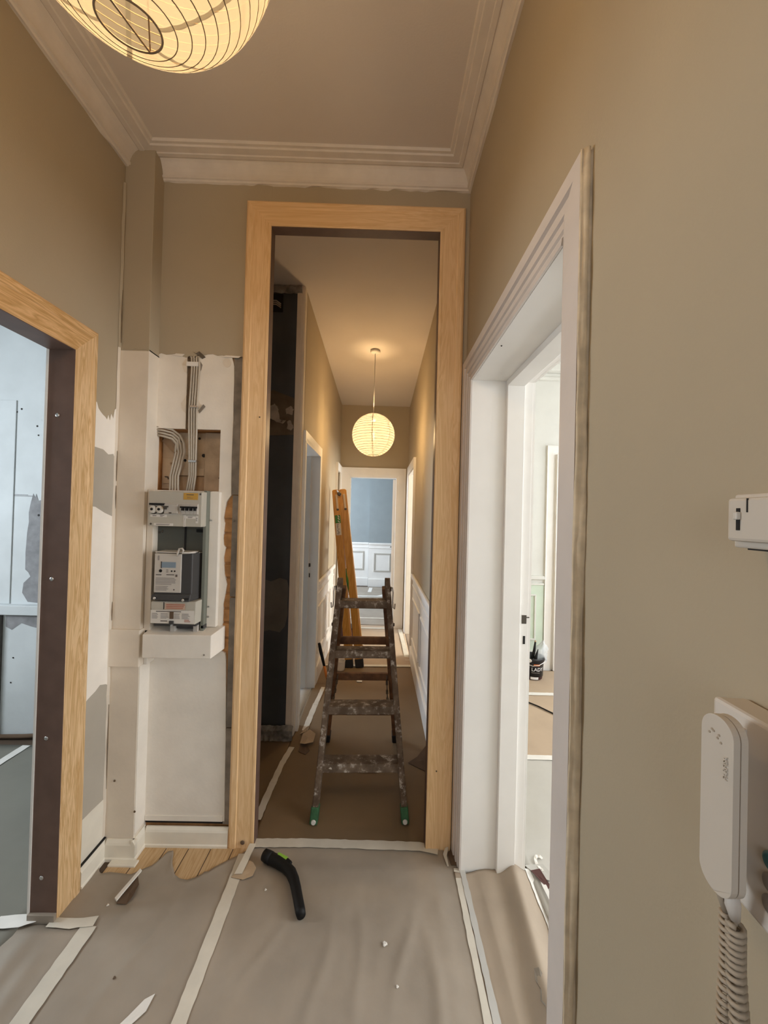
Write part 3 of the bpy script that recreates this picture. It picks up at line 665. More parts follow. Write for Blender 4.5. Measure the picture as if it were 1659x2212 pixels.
# left part of that wall stands back as shallow breast edge, grey bare plaster, ledge
patch = [(-2.275, 1.585), (-2.262, 1.56), (-2.255, 1.585), (-2.24, 1.54), (-2.2, 1.55), (-2.16, 1.42), (-2.16, .86), (-2.2, .87), (-2.287, .877), (-2.325, .936), (-2.318, 1.0), (-2.275, 1.043), (-2.29, 1.07), (-2.31, 1.088), (-2.312, 1.2), (-2.306, 1.33), (-2.297, 1.40), (-2.30, 1.46), (-2.29, 1.52)]
patch_y('bare_grey_plaster', patch, 2.5485, 2.552, M['greyplaster'], wlr)
B(-2.9, -2.0, 2.50, 2.551, .80, .862).build('ledge', M['bluewhite'], wlr, bevel=.004)
B(-2.42, -1.95, 2.525, 2.551, .02, .80).build('lower_panel', M['bluewhite'], wlr, bevel=.004)
patch_y('bare_grey_plaster', [(-2.40, .80), (-1.95, .80), (-1.95, .73), (-2.2, .715), (-2.24, .725), (-2.30, .745), (-2.36, .70), (-2.40, .72)], 2.5238, 2.526, M['greyplaster'], wlr)
B(-2.9, -2.40, 2.544, 2.551, .862, 2.195).build('breast_edge', M['bluewhite'], wlr, bevel=.003)
B(-2.9, -2.43, 2.49, 2.551, .02, .80).build('dark_recess_side', M['greyplaster'], wlr)
for z0, z1, x0, x1 in ((1.567, 1.571, -2.6, -2.27), (1.575, 1.578, -2.6, -2.31)): B(x0, x1, 2.548, 2.5505, z0, z1).build('scar_line', M['greyplaster'], wlr)
for x, z, r in ((-2.235, 1.445, .008), (-2.40, 2.12, .006), (-2.265, 2.03, .006), (-2.255, 1.97, .005), (-2.345, .52, .005), (-2.355, .36, .005), (-2.37, 2.14, .006)):
    MB().lathe([(r, 0), (r * .8, .002)], (x, 2.549 if z > .9 else 2.524, z), 10, (0, -1, 0)).build('plug_hole', M['dark'], wlr)
MB().tube([(-2.6, 2.50, .02), (-2.25, 2.505, .028), (-2.18, 2.51, .03)], .013, 8).build('pipe', M['card_dark'], wlr)

# ================================================================== ALCOVE and CORRIDOR
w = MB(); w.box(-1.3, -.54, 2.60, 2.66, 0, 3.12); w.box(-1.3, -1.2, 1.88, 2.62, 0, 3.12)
wa = struct(w.build('wall_alcove', M['slate']), 'slate alcove wall darkened for lack of light, just inside the corridor on the left', 'wall')
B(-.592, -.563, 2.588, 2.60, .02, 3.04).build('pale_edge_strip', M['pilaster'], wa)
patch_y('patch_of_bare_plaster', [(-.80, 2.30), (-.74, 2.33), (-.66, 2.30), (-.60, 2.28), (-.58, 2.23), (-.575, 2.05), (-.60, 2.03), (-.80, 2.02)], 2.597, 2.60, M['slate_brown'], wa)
for pts in ([(-.76, 2.22), (-.725, 2.235), (-.70, 2.20), (-.695, 2.14), (-.672, 2.125), (-.68, 2.105), (-.72, 2.12), (-.76, 2.14)], [(-.655, 2.20), (-.62, 2.225), (-.60, 2.20), (-.605, 2.165), (-.65, 2.17)], [(-.64, 2.12), (-.615, 2.13), (-.60, 2.08), (-.61, 2.06), (-.637, 2.07)], [(-.685, 2.125), (-.645, 2.128), (-.67, 2.10)]):
    patch_y('torn_lining', jag(pts, .004), 2.5945, 2.5985, M['torn_lining'], wa)
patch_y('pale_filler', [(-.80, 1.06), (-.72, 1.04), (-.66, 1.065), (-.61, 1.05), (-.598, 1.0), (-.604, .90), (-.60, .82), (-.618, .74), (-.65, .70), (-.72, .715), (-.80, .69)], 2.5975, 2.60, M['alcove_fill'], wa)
B(-.80, -.690, 2.585, 2.6005, 2.86, 2.975).build('cable_hole', M['dark'], wa)
for k in range(3): MB().tube([(-.78, 2.585, 2.93 - k * .012), (-.73, 2.575, 2.925 - k * .013), (-.70, 2.58, 2.905 - k * .012)], .004, 6).build('cable', M['cable'], wa)
m = MB(); P = []
for i in range(14):
    row = []
    for k in range(4):
        row.append((-.82 + i * .02, 2.592 - .012 * abs(nz(i, k, .7, 5)) - (.01 if k in (1, 2) else 0), 2.985 + k * .02 + .012 * nz(i * 1.3, k, 1, 9)))
    P.append(row)
m.grid(P); m.build('broken_plaster_edge', M['rubble'], wa, solid=.004)
m = MB(); P = []
for i in range(16):
    row = []
    for k in range(6):
        row.append((-.80 + i * .0175, 2.545 + .012 * nz(i, k, .9, 3) + (.03 if k == 5 else 0), .005 + k * .017 + .006 * nz(i * 1.7, k * 1.3, 1, 6)))
    P.append(row)
m.grid(P); m.build('rubble_sill', M['rubble'], wa, solid=.006)
# corridor walls
CZ = 3.12
w = MB(); w.box(-.64, -.54, 2.66, 2.668, 0, CZ); w.box(-.64, -.54, 3.332, 4.72, 0, CZ); w.box(-.64, -.54, 5.10, 5.30, 0, CZ); w.box(-.64, -.54, 2.66, 3.332, 2.005, CZ); w.box(-.64, -.54, 4.72, 5.10, 2.05, CZ)
wcl = struct(w.build('wall_corridor_left', M['taupe']), 'taupe left wall of the corridor with two doorways', 'wall')
B(-.585, -.5395, 2.590, 2.668, 0, 3.06).build('corner_bead', M['pilaster'], wcl, bevel=.012)
d5 = sroot('door_5', 'white cased doorway on the left of the corridor, bluish daylight inside', 'doorway', (-.59, 3.0, 0))
casing(d5, lambda a, v, z: (-.54 + v, a, z), 2.735, 3.332, 2.0, [(0, 0), (0, .012), (.03, .016), (.07, .018), (.078, .018), (.078, 0)], M['white'], M['white'], name='white_casing')
j = MB(); j.box(-.60, -.52, 3.322, 3.334, 0, 2.0); j.box(-.66, -.60, 3.310, 3.334, 0, 2.0); j.box(-.66, -.52, 2.668, 3.33, 1.995, 2.007); j.build('jamb_lining', M['white'], d5)
B(-.598, -.584, 3.319, 3.322, 1.045, 1.075).build('strike_plate', M['darksteel'], d5); B(-.594, -.586, 3.319, 3.322, .955, .99).build('lock_slot', M['dark'], d5)
d6 = sroot('door_6', 'farther white cased doorway on the left near the corridor end', 'doorway', (-.59, 4.9, 0))
casing(d6, lambda a, v, z: (-.54 + v, a, z), 4.72, 5.06, 2.05, [(0, 0), (0, .018), (.04, .024), (.085, .028), (.085, 0)], M['white'], M['white'], name='white_casing')
B(-.62, -.60, 4.72, 5.10, .01, 2.05).build('door_leaf', M['boxgrey2'], d6)
def wains(root, x, s, y0, y1, panels, mat):
    B(x, x + s * .026, y0, y1, .86, .905).build('chair_rail', mat, root, bevel=.008)
    B(x, x + s * .012, y0, y1, .775, .792).build('lower_rail', mat, root, bevel=.004)
    B(x, x + s * .022, y0, y1, 0, .15).build('skirting_board', mat, root, bevel=.005)
    B(x, x + s * .004, y0, y1, .15, .86).build('dado_face', mat, root)
    for a, b in panels:
        for q in ((a, b, .655, .672), (a, b, .245, .262), (a, a + .018, .263, .654), (b - .018, b, .263, .654)):
            B(x, x + s * .016, q[0], q[1], q[2], q[3]).build('panel_moulding', mat, root, bevel=.004)
t1 = sroot('trim_12', 'white panelled wainscot on the left of the corridor between the doorways', 'wainscot', (-.53, 4.0, 0))
wains(t1, -.54, 1, 3.412, 4.63, ((3.47, 3.86), (3.95, 4.25), (4.32, 4.58)), M['white'])
w = MB(); w.box(.37, .64, 1.79, 3.97, 0, CZ); w.box(.37, .47, 3.97, 4.13, 0, CZ); w.box(.37, .47, 4.92, 5.30, 0, CZ); w.box(.37, .47, 4.13, 4.92, 2.03, CZ)
wcr = struct(w.build('wall_corridor_right', M['taupe']), 'taupe right wall of the corridor above the wainscot', 'wall')
t2 = sroot('trim_13', 'white panelled wainscot along the right of the corridor', 'wainscot', (.36, 3.0, 0))
wains(t2, .37, -1, 1.80, 4.04, ((1.95, 2.45), (2.62, 3.20), (3.30, 3.95)), M['white'])
d7 = sroot('door_7', 'white cased doorway on the right near the corridor end, cream light inside', 'doorway', (.42, 4.5, 0))
casing(d7, lambda a, v, z: (.37 - v, a, z), 4.14, 4.92, 2.04, [(0, 0), (0, .014), (.04, .020), (.088, .026), (.088, 0)], M['white'], M['white'], name='white_casing')
j = MB(); j.box(.36, .48, 4.908, 4.922, 0, 2.03); j.box(.36, .48, 4.13, 4.92, 2.022, 2.034); j.build('jamb_lining', M['white'], d7)
w = MB(); w.box(-.64, -.403, 5.14, 5.26, 0, CZ); w.box(.216, .47, 5.14, 5.26, 0, CZ); w.box(-.403, .216, 5.14, 5.26, 2.012, CZ)
wce = struct(w.build('wall_corridor_end', M['taupe']), 'taupe wall closing the far end of the corridor', 'wall')
d8 = sroot('door_8', 'white cased doorway at the corridor end with its leaf open into the far room', 'doorway', (-.09, 5.14, 0))
casing(d8, lambda a, v, z: (a, 5.14 - v, z), -.403, .216, 2.012, [(0, 0), (0, .012), (.03, .016), (.10, .018), (.122, .022), (.122, 0)], M['white'], M['white'], name='white_casing')
j = MB(); j.box(-.405, -.397, 5.13, 5.27, 0, 2.012); j.box(.212, .218, 5.13, 5.27, 0, 2.012); j.box(-.403, .216, 5.13, 5.27, 2.006, 2.014); j.build('jamb_lining', M['white'], d8)
m = MB(); m.hull8([(.172, 5.27, .01), (.212, 5.27, .01), (.268, 5.95, .01), (.228, 5.95, .01), (.172, 5.27, 2.0), (.212, 5.27, 2.0), (.268, 5.95, 2.0), (.228, 5.95, 2.0)])
lf = m.build('door_leaf', M['white'], d8)
MB().tube([(.222, 5.88, 1.03), (.185, 5.88, 1.03), (.178, 5.80, 1.03)], .008, 8).build('door_handle', M['darksteel'], lf)

# ================================================================== FAR ROOM, side rooms
w = MB(); w.box(-2.2, -.211, 8.22, 8.35, 0, 3.1); w.box(-.211, 2.2, 8.12, 8.35, 0, 3.1); w.box(2.0, 2.2, 5.2, 8.3, 0, 3.1)
w.box(-2.2, -2.0, 5.2, 6.0, 0, 3.1); w.box(-2.2, -2.0, 7.8, 8.3, 0, 3.1); w.box(-2.2, -2.0, 6.0, 7.8, 0, .8); w.box(-2.2, -2.0, 6.0, 7.8, 2.6, 3.1)
w.box(-2.2, -.64, 5.20, 5.26, 0, 3.1); w.box(.47, 2.2, 5.20, 5.26, 0, 3.1)
wf = struct(w.build('wall_far_room', M['bluegrey']), 'blue grey walls of the room beyond the corridor end', 'wall')
window_frame('window_4', lambda a, z: (-2.1, a, z), 6.0, 7.8, .8, 2.6, 'window lighting the far room')
t3 = sroot('trim_14', 'white panelled wainscot at the back of the far room', 'wainscot', (0, 8.1, 0))
def far_w(x0, x1, y, px0, px1, z0, z1):
    B(x0, x1, y - .03, y, .885, .925).build('chair_rail', M['white'], t3, bevel=.008); B(x0, x1, y - .02, y, .81, .83).build('lower_rail', M['white'], t3, bevel=.004)
    B(x0, x1, y - .010, y, .02, .9).build('dado_face', M['white'], t3); B(x0, x1, y - .03, y, 0, .17).build('skirting_board', M['white'], t3, bevel=.006)
    for q in ((px0, px1, z1 - .03, z1), (px0, px1, z0, z0 + .03), (px0, px0 + .03, z0 + .031, z1 - .031), (px1 - .03, px1, z0 + .031, z1 - .031)):
        B(q[0], q[1], y - .022, y, q[2], q[3]).build('panel_moulding', M['boxgrey2'], t3, bevel=.006)
far_w(-1.99, -.215, 8.22, -.80, -.31, .34, .74); far_w(-.211, 1.99, 8.12, -.10, .255, .32, .71)
# room off the corridor, left
w = MB(); w.box(-3.1, -.54, 5.14, 5.20, 0, 3.1); w.box(-3.1, -3.0, 2.6, 3.2, 0, 3.1); w.box(-3.1, -3.0, 4.7, 5.2, 0, 3.1); w.box(-3.1, -3.0, 3.2, 4.7, 0, .8); w.box(-3.1, -3.0, 3.2, 4.7, 2.5, 3.1); w.box(-3.1, -1.2, 2.60, 2.66, 0, 3.1)
wsr = struct(w.build('wall_side_room', M['bluegrey']), 'pale walls of the room off the corridor', 'wall')
window_frame('window_5', lambda a, z: (-3.05, a, z), 3.2, 4.7, .8, 2.5, 'window lighting the room off the corridor')
B(-3.0, -.64, 5.11, 5.14, .86, .90).build('chair_rail', M['white'], wsr); B(-3.0, -.64, 5.125, 5.14, 0, .86).build('dado_face', M['white'], wsr); B(-3.0, -.64, 5.10, 5.14, 0, .16).build('skirting_board', M['white'], wsr)
w = MB(); w.box(.47, 2.6, 5.14, 5.20, 0, 3.1); w.box(2.5, 2.6, 3.97, 4.1, 0, 3.1); w.box(2.5, 2.6, 5.1, 5.2, 0, 3.1); w.box(2.5, 2.6, 4.1, 5.1, 0, .7); w.box(2.5, 2.6, 4.1, 5.1, 2.6, 3.1)
struct(w.build('wall_end_room', M['offwhite']), 'cream walls of the small room at the right of the corridor end', 'wall')
window_frame('window_6', lambda a, z: (2.55, a, z), 4.1, 5.1, .7, 2.6, 'window lighting the small end room')
# ================================================================== FLOOR PAPER AND TAPE
def interp(tab, x):
    if x <= tab[0][0]: return tab[0][1]
    for (a, b), (c, d) in zip(tab, tab[1:]):
        if x <= c: return b + (d - b) * (x - a) / max(1e-9, c - a)
    return tab[-1][1]
def sheet(name, label, mat, x0, x1, lo, hi, zf, nx=40, ny=60, group=None):
    """paper laid on the floor between x0 and x1; lo / hi: y limits, numbers or (x, y) tables; zf(x, y): height"""
    P = []
    for i in range(nx + 1):
        xx = x0 + (x1 - x0) * i / nx
        a = interp(lo, xx) if isinstance(lo, list) else lo
        b = interp(hi, xx) if isinstance(hi, list) else hi
        P.append([(xx, a + (b - a) * k / ny, zf(xx, a + (b - a) * k / ny)) for k in range(ny + 1)])
    o = MB().grid(P).build(name, mat, None, smooth=True, solid=.0008)
    return tag(o, label, 'floor paper', group)
def g(t, w): return math.exp(-(t / w) ** 2)
def mask(x, y, x0, x1, y1, m=.07):
    k = max(0, min(1, (x - x0 - .02) / m)) * max(0, min(1, (x1 - .02 - x) / m)) * max(0, min(1, (y1 - .03 - y) / m))
    return k * k * (3 - 2 * k)
def fold(x, y, x0, y0, dx, dy, w, L, h):
    n_ = math.hypot(dx, dy); dx /= n_; dy /= n_; a = (x - x0) * dx + (y - y0) * dy; b = -(x - x0) * dy + (y - y0) * dx
    return h * g(b + .012 * math.sin(a * 14), w) * g(a, L)
def wrinkle(x, y, amp=.0028, s=4.0, o=0.0):
    return amp * (0.5 + 0.5 * nz(x, y * .5, s, o)) + amp * .35 * (1 + nz(x, y, s * 3, o + 4)) 
Z0 = .0035
tearx = [(-1.135, 1.64), (-1.115, 1.61), (-1.10, 1.60), (-1.07, 1.607), (-1.00, 1.601), (-.978, 1.600), (-.969, 1.606), (-.945, 1.625), (-.915, 1.643), (-.90, 1.672), (-.887, 1.708), (-.866, 1.712), (-.856, 1.695), (-.848, 1.672), (-.836, 1.648), (-.818, 1.624), (-.80, 1.600), (-.77, 1.583), (-.738, 1.578),
         (-.712, 1.588), (-.700, 1.598), (-.692, 1.602), (-.686, 1.613), (-.67, 1.616), (-.66, 1.628), (-.644, 1.643), (-.61, 1.672), (-.585, 1.688), (-.562, 1.704), (-.54, 1.728)]
z_corner = lambda x, y: Z0 + wrinkle(x, y, .0022, 3, 2) + mask(x, y, -.97, -.57, 1.6) * (.004 * (1 + nz(x * 1.5, y * .7, 7, 3)) + fold(x, y, -.78, 1.30, .2, 1, .02, .16, .007) + fold(x, y, -.86, 1.45, 1, .3, .018, .10, .006)) + .006 * g(y - interp(tearx, x), .03) * (.5 + .5 * nz(x, y, 9))
z_middle = lambda x, y: Z0 + .001 + wrinkle(x, y, .003, 2.6, 1) + mask(x, y, -.53, .35, 1.72) * (.0045 * (1 + nz(x * 1.2, y * .7, 6, 1)) + .002 * (1 + nz(x, y, 17, 5)) + fold(x, y, -.16, 1.22, .12, 1, .022, .22, .006) + fold(x, y, -.03, 1.25, -.05, 1, .02, .2, .0045)
      + fold(x, y, .12, 1.32, .25, 1, .02, .16, .005) + fold(x, y, .22, 1.18, -.1, 1, .025, .2, .008) + fold(x, y, -.36, 1.3, .4, 1, .02, .12, .006))
sheet('paper_sheet', 'brown floor paper with scalloped torn edge under the fuse niche', M['paper'], -1.148, -.545, .2, tearx,
      z_corner, 120, 90)
sheet('paper_sheet', 'brown floor paper strip running through the left doorway', M['paper'], -1.30, -.985, -1.5, [(-1.30, 1.405), (-1.14, 1.402), (-.985, 1.404)],
      lambda x, y: Z0 + .0015 + wrinkle(x, y, .003, 3, 7) + .018 * g(x + 1.17 + .05 * (y - 1.3), .035) * (1 if y < 1.30 else max(0, (1.40 - y) / .10)) + .010 * g(x + 1.09 + .10 * (y - 1.2), .03) * max(0, min(1, (1.36 - y) / .1)), 60, 80)
sheet('paper_sheet', 'brown floor paper in the middle of the hall under the black hose piece', M['paper'], -.555, .372, .2, [(-.555, 1.715), (-.50, 1.745), (.33, 1.745), (.372, 1.70)],
      z_middle, 130, 240)
def bulge(x, y):
    k = max(0, min(1, (x - .40) / .05)); end = max(0, min(1, (1.66 - y) / .05))
    xr = .58 - .10 * (1.45 - y)
    h = .046 * g(x - xr, .042) * k + .010 * g(x - xr + .11, .05) * k
    return .005 + wrinkle(x, y, .003, 4, 5) + h * (.45 + .55 * end) + .006 * max(0, (y - 1.55) / .1)
sheet('paper_sheet', 'brown floor paper humped over the threshold of the right doorway', M['paper_hump'], .352, .665, [(.352, .62), (.665, .75)], [(.352, 1.628), (.40, 1.620), (.45, 1.632), (.53, 1.638), (.665, 1.632)], bulge, 60, 90)
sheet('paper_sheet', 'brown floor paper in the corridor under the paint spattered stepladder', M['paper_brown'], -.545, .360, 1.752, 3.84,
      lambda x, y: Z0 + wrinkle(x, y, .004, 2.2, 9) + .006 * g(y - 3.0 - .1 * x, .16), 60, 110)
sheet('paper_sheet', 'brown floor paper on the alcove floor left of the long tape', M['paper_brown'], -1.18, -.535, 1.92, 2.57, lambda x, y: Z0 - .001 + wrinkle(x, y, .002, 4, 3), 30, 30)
sheet('paper_sheet', 'brown floor paper in the far half of the corridor behind the orange ladder', M['paper_kraft'], -.53, .360, 3.825, 5.14,
      lambda x, y: Z0 + .001 + wrinkle(x, y, .005, 2.4, 4) + .010 * g(y - 4.0 - .08 * x, .10), 50, 70)
sheet('paper_sheet', 'floor paper with criss crossed tape in the far room', M['paper'], -1.95, 1.95, 5.265, 8.05, lambda x, y: Z0 + wrinkle(x, y, .004, 2, 6), 40, 60)
sheet('paper_sheet', 'small piece of floor paper lying in the corridor end doorway', M['paper_kraft'], -.395, .168, 5.142, 5.262, lambda x, y: Z0 + .001, 12, 6)
sheet('paper_sheet', 'pale grey crumpled floor paper just inside the right room', M['paper_grey'], .668, 2.4, .2, 2.42,
      lambda x, y: Z0 + wrinkle(x, y, .010, 4.5, 3) + .006 * abs(nz(x, y, 7, 2)), 70, 80)
sheet('paper_sheet', 'tan floor paper in the right room crossed by a black cable', M['paper_kraft'], .66, 2.6, 2.405, 3.30, lambda x, y: Z0 + wrinkle(x, y, .008, 3, 8), 50, 50)
sheet('paper_sheet', 'tan floor paper under the black paint bucket in the right room', M['paper_kraft'], .66, 2.8, 3.285, 3.81, lambda x, y: Z0 + wrinkle(x, y, .004, 3, 1), 40, 30)
sheet('paper_sheet', 'floor paper in the room through the left doorway, coloured olive grey for daylight shade', M['paper_left_shaded'], -3.2, -1.235, -.4, 2.45, lambda x, y: Z0 + wrinkle(x, y, .003, 3, 2), 40, 50)
sheet('paper_sheet', 'floor paper in the side room off the corridor', M['paper_grey'], -2.9, -.545, 2.75, 5.05, lambda x, y: Z0 - .001 + wrinkle(x, y, .003, 3, 2), 30, 30)
sheet('paper_sheet', 'floor paper in the cream room at the corridor end', M['paper_kraft'], .365, 2.4, 4.0, 5.10, lambda x, y: Z0 - .0015 + wrinkle(x, y, .002, 3, 4), 30, 30)

def tape(pts, w, label, mat=None, zf=None, z=.0098, jag=.0015, name='tape_strip'):
    """masking tape laid along a polyline of floor points"""
    P = []; n = 0; pts = [V(p) for p in pts]
    full = []
    for a, b in zip(pts, pts[1:]):
        k = max(2, int((b - a).length / .02))
        full += [a.lerp(b, i / k) for i in range(k)]
    full.append(pts[-1])
    for i, p in enumerate(full):
        t = (full[min(i + 1, len(full) - 1)] - full[max(i - 1, 0)]).normalized(); s_ = V((-t.y, t.x))
        ww = w / 2 + random.uniform(-jag, jag)
        row = []
        for k in (-1, -.33, .33, 1):
            q = p + s_ * (ww * k); zz = (zf(q.x, q.y) if zf else 0) + z + .0006 * nz(q.x, q.y, 30)
            row.append((q.x, q.y, zz))
        P.append(row)
    o = MB().grid(P).build(name, mat or M['tape'], None, solid=.0007)
    return tag(o, label, 'tape')
tape([(-.998, 1.398), (-1.0, 1.14), (-1.0, -.6)], .056, 'masking tape seam nearest the left doorway')
tape([(-.553, 1.700), (-.548, 1.40), (-.545, 1.14), (-.54, -.6)], .046, 'long masking tape seam left of the black hose piece')
tape([(.366, 1.645), (.363, 1.40), (.360, 1.15), (.355, .3)], .024, 'narrow masking tape along the right wall, left of the two', z=.0112)
tape([(.388, 1.640), (.388, 1.40), (.386, 1.15), (.384, .75)], .022, 'narrow masking tape along the right wall, under the doorway hump', M['paper_grey'], z=.0128)
tape([(-.535, 1.752), (-.30, 1.757), (0, 1.752), (.22, 1.748), (.30, 1.728)], .046, 'masking tape across the tall doorway threshold', z=.0140)
tape([(-.555, 1.885), (-.553, 2.02), (-.548, 2.16)], .036, 'masking tape seam by the alcove, piece nearest the threshold', z=.0125)
tape([(-.548, 2.14), (-.542, 2.30), (-.520, 2.47)], .034, 'masking tape seam by the alcove, second piece along', z=.0135)
tape([(-.475, 2.66), (-.470, 2.85), (-.462, 3.04)], .040, 'masking tape by the corridor doorway, nearer piece', z=.0135)
tape([(-.462, 3.02), (-.452, 3.18), (-.446, 3.33)], .034, 'masking tape by the corridor doorway, farther piece', z=.0145)
tape([(-.50, 3.835), (-.1, 3.832), (.345, 3.845)], .05, 'masking tape across the corridor at the orange ladder feet', z=.012)
tape([(.325, 3.98), (.318, 4.5), (.305, 5.06)], .05, 'masking tape along the right of the far corridor', z=.018)
tape([(-.40, 5.10), (.21, 5.11)], .06, 'masking tape across the corridor end doorway', z=.012)
tape([(-.40, 5.62), (.30, 5.60)], .05, 'first tape across the far room floor')
tape([(-1.2, 7.05), (1.2, 7.22)], .07, 'middle tape across the far room floor', M['tape_white'])
tape([(-.16, 7.50), (-.14, 7.95)], .07, 'short tape crossing at the back of the far room', M['tape_white'], z=.011)
tape([(.02, 7.15), (.40, 7.62)], .07, 'slanting tape on the far room floor', M['tape_white'], z=.011)
tape([(.70, 2.41), (2.3, 2.40)], .045, 'white tape across the right room between grey and tan paper', M['tape_white'], z=.016)
tape([(.80, 3.29), (2.6, 3.28)], .05, 'white tape in the right room nearest the bucket', M['tape_white'], z=.014)
tape([(-2.165, 2.44), (-2.17, 2.25), (-2.19, 1.9)], .05, 'white tape on the floor paper of the left room', M['tape_white'])
tape([(-1.33, 1.40), (-1.24, 1.408), (-1.20, 1.425)], .045, 'white tape at the left doorway threshold', M['tape_white'], z=.016)
tape([(-1.145, 1.408), (-1.06, 1.404), (-.985, 1.414)], .034, 'masking tape at the foot of the left pine casing', z=.012)
tape([(.665, 1.64), (.668, 1.42), (.60, 1.10), (.57, .95)], .022, 'white tape along the outer edge of the doorway hump', M['tape_white'], zf=lambda x, y: bulge(x, y) - .004, z=.007)
tape([(.705, 1.60), (.71, 1.35), (.70, 1.1)], .016, 'thin pale tape just inside the right room', M['tape_white'], z=.021)

# ================================================================== DEBRIS ON THE HALL FLOOR
def scrap(name, label, pts, zs, mat, t=.0012, cat='scrap'):
    """curled scrap: outline points with their own heights"""
    P = [(x, y, z) for (x, y), z in zip(pts, zs)]
    cx = sum(p[0] for p in P) / len(P); cy = sum(p[1] for p in P) / len(P); cz = sum(p[2] for p in P) / len(P)
    m = MB(); n = len(P); mid = [((p[0] + cx) / 2, (p[1] + cy) / 2, (p[2] + cz) / 2 - .001) for p in P]
    m.v = P + mid + [(cx, cy, cz)]
    for i in range(n):
        jn = (i + 1) % n
        m.f += [(i, jn, n + jn, n + i), (n + i, n + jn, 2 * n)]
    o = m.build(name, mat, None, solid=t)
    return tag(o, label, cat)
o = MB().hull8([(-.972, 1.492, .0125), (-.958, 1.482, .0125), (-.928, 1.588, .030), (-.940, 1.596, .030), (-.972, 1.493, .018), (-.958, 1.483, .018), (-.928, 1.589, .035), (-.940, 1.597, .035)]).build('wood_splinter', M['whitescrap'], None, bevel=.001)
tag(o, 'white painted wood splinter lying before the left corner', 'splinter')
scrap('paper_scrap', 'curled dark brown scrap under the white splinter', [(-.955, 1.478), (-.915, 1.475), (-.905, 1.50), (-.912, 1.545), (-.935, 1.575), (-.955, 1.52)], [.010, .011, .022, .020, .024, .011], M['card_dark'])
o = MB().hull8([(-.556, 1.598, .016), (-.526, 1.600, .016), (-.508, 1.722, .034), (-.536, 1.722, .034), (-.556, 1.598, .0185), (-.526, 1.600, .0185), (-.508, 1.722, .0365), (-.536, 1.722, .0365)]).build('tape_end', M['tape'], None)
tag(o, 'lifted stiff tape end leaning on the tall doorway casing foot', 'tape')
scrap('paper_scrap', 'torn brown paper tag by the tall doorway casing foot', [(-.566, 1.588), (-.515, 1.578), (-.480, 1.592), (-.475, 1.622), (-.497, 1.648), (-.52, 1.66), (-.545, 1.62)], [.012, .0125, .016, .020, .021, .0185, .0135], M['cardboard'])
scrap('paper_scrap', 'white torn paper sliver near the bottom of the picture', [(-.704, 1.10), (-.684, 1.13), (-.655, 1.165), (-.652, 1.205), (-.676, 1.192), (-.700, 1.155), (-.73, 1.11)], [z_corner(a, b) + .003 for a, b in ((-.704, 1.10), (-.684, 1.13), (-.655, 1.165), (-.652, 1.205), (-.676, 1.192), (-.700, 1.155), (-.73, 1.11))], M['whitescrap'])
for x, y, r, l in ((.057, 1.348, .0055, 'white plaster crumb on the middle of the hall paper'), (.095, 1.227, .003, 'small white plaster crumb nearer the viewer'), (-.80, 1.24, .003, 'dark crumb on the paper strip left of the long tape'), (.385, 1.34, .003, 'tiny white crumb on the narrow tape at the right'), (-.41, 1.535, .003, 'small pale crumb beside the black hose piece'), (-.985, 1.475, .003, 'tiny pale crumb near the white splinter')):
    m = MB(); 
    for k in range(3): m.lathe([(r * .2, 0), (r, r * .5), (r * .8, r), (r * .2, r * 1.3)], (x + r * .7 * math.cos(k * 2.1), y + r * .7 * math.sin(k * 2.1), (z_corner(x, y) if x < -.55 else z_middle(x, y)) + .0006), 7)
    tag(m.build('crumb', M['card_dark'] if 'dark' in l else M['whitescrap'], None), l, 'crumb')
scrap('paper_scrap', 'curl of loose tape at the foot of the right pine casing', [(.318, 1.705), (.330, 1.728), (.346, 1.735), (.342, 1.720), (.332, 1.700), (.335, 1.655), (.328, 1.655)], [.018, .024, .026, .016, .012, .010, .010], M['tape'])
scrap('paper_scrap', 'dark brown scrap under the curl by the right casing', [(.345, 1.66), (.338, 1.72), (.362, 1.735), (.378, 1.66)], [.0105, .0105, .011, .0105], M['card_dark'])

tp_ = [(.535, 1.10), (.527, 1.13), (.533, 1.155), (.526, 1.175), (.536, 1.20), (.531, 1.225), (.538, 1.255), (.552, 1.25), (.574, 1.19), (.588, 1.10)]
scrap('paper_scrap', 'torn grey brown paper on the near end of the doorway hump', tp_, [bulge(a, b) + .0035 for a, b in tp_], M['stud'])
# black bent vacuum hose end with lime ring
hz = thing('hose_nozzle', 'black bent vacuum hose handle with a lime green patch lying on the paper', 'hose', (-.34, 1.58, .014))
path = [(-.452, 1.664), (-.42, 1.648), (-.385, 1.632), (-.352, 1.612), (-.322, 1.585), (-.302, 1.552), (-.288, 1.52), (-.270, 1.475), (-.254, 1.435), (-.247, 1.418)]
MB().tube([(x, y, .037) for x, y in path], [.0195, .0225, .0225, .021, .021, .020, .0195, .0185, .0185, .016], 18).build('tube', M['black'], hz, smooth=True)
MB().tube([(-.455, 1.6655, .037), (-.440, 1.658, .037), (-.42, 1.648, .037)], [.0215, .0235, .0235], 18).build('collar', M['black'], hz, smooth=True)
MB().bar((-.394, 1.6485, .0510), (-.350, 1.6265, .0510), .020, .014, (.45, .85, .6)).build('lime_patch', M['lime'], hz, bevel=.002)
MB().bar((-.352, 1.6235, .052), (-.330, 1.606, .052), .020, .012, (.5, .8, .4)).build('slider', M['black'], hz, bevel=.003)
for k in (5, 6, 7):
    a, b = V(path[k] + (.037,)), V(path[k + 1] + (.037,)); MB().tube([a, a.lerp(b, .18)], .0212 - .0004 * k, 18).build('ridge', M['black'], hz, smooth=True)

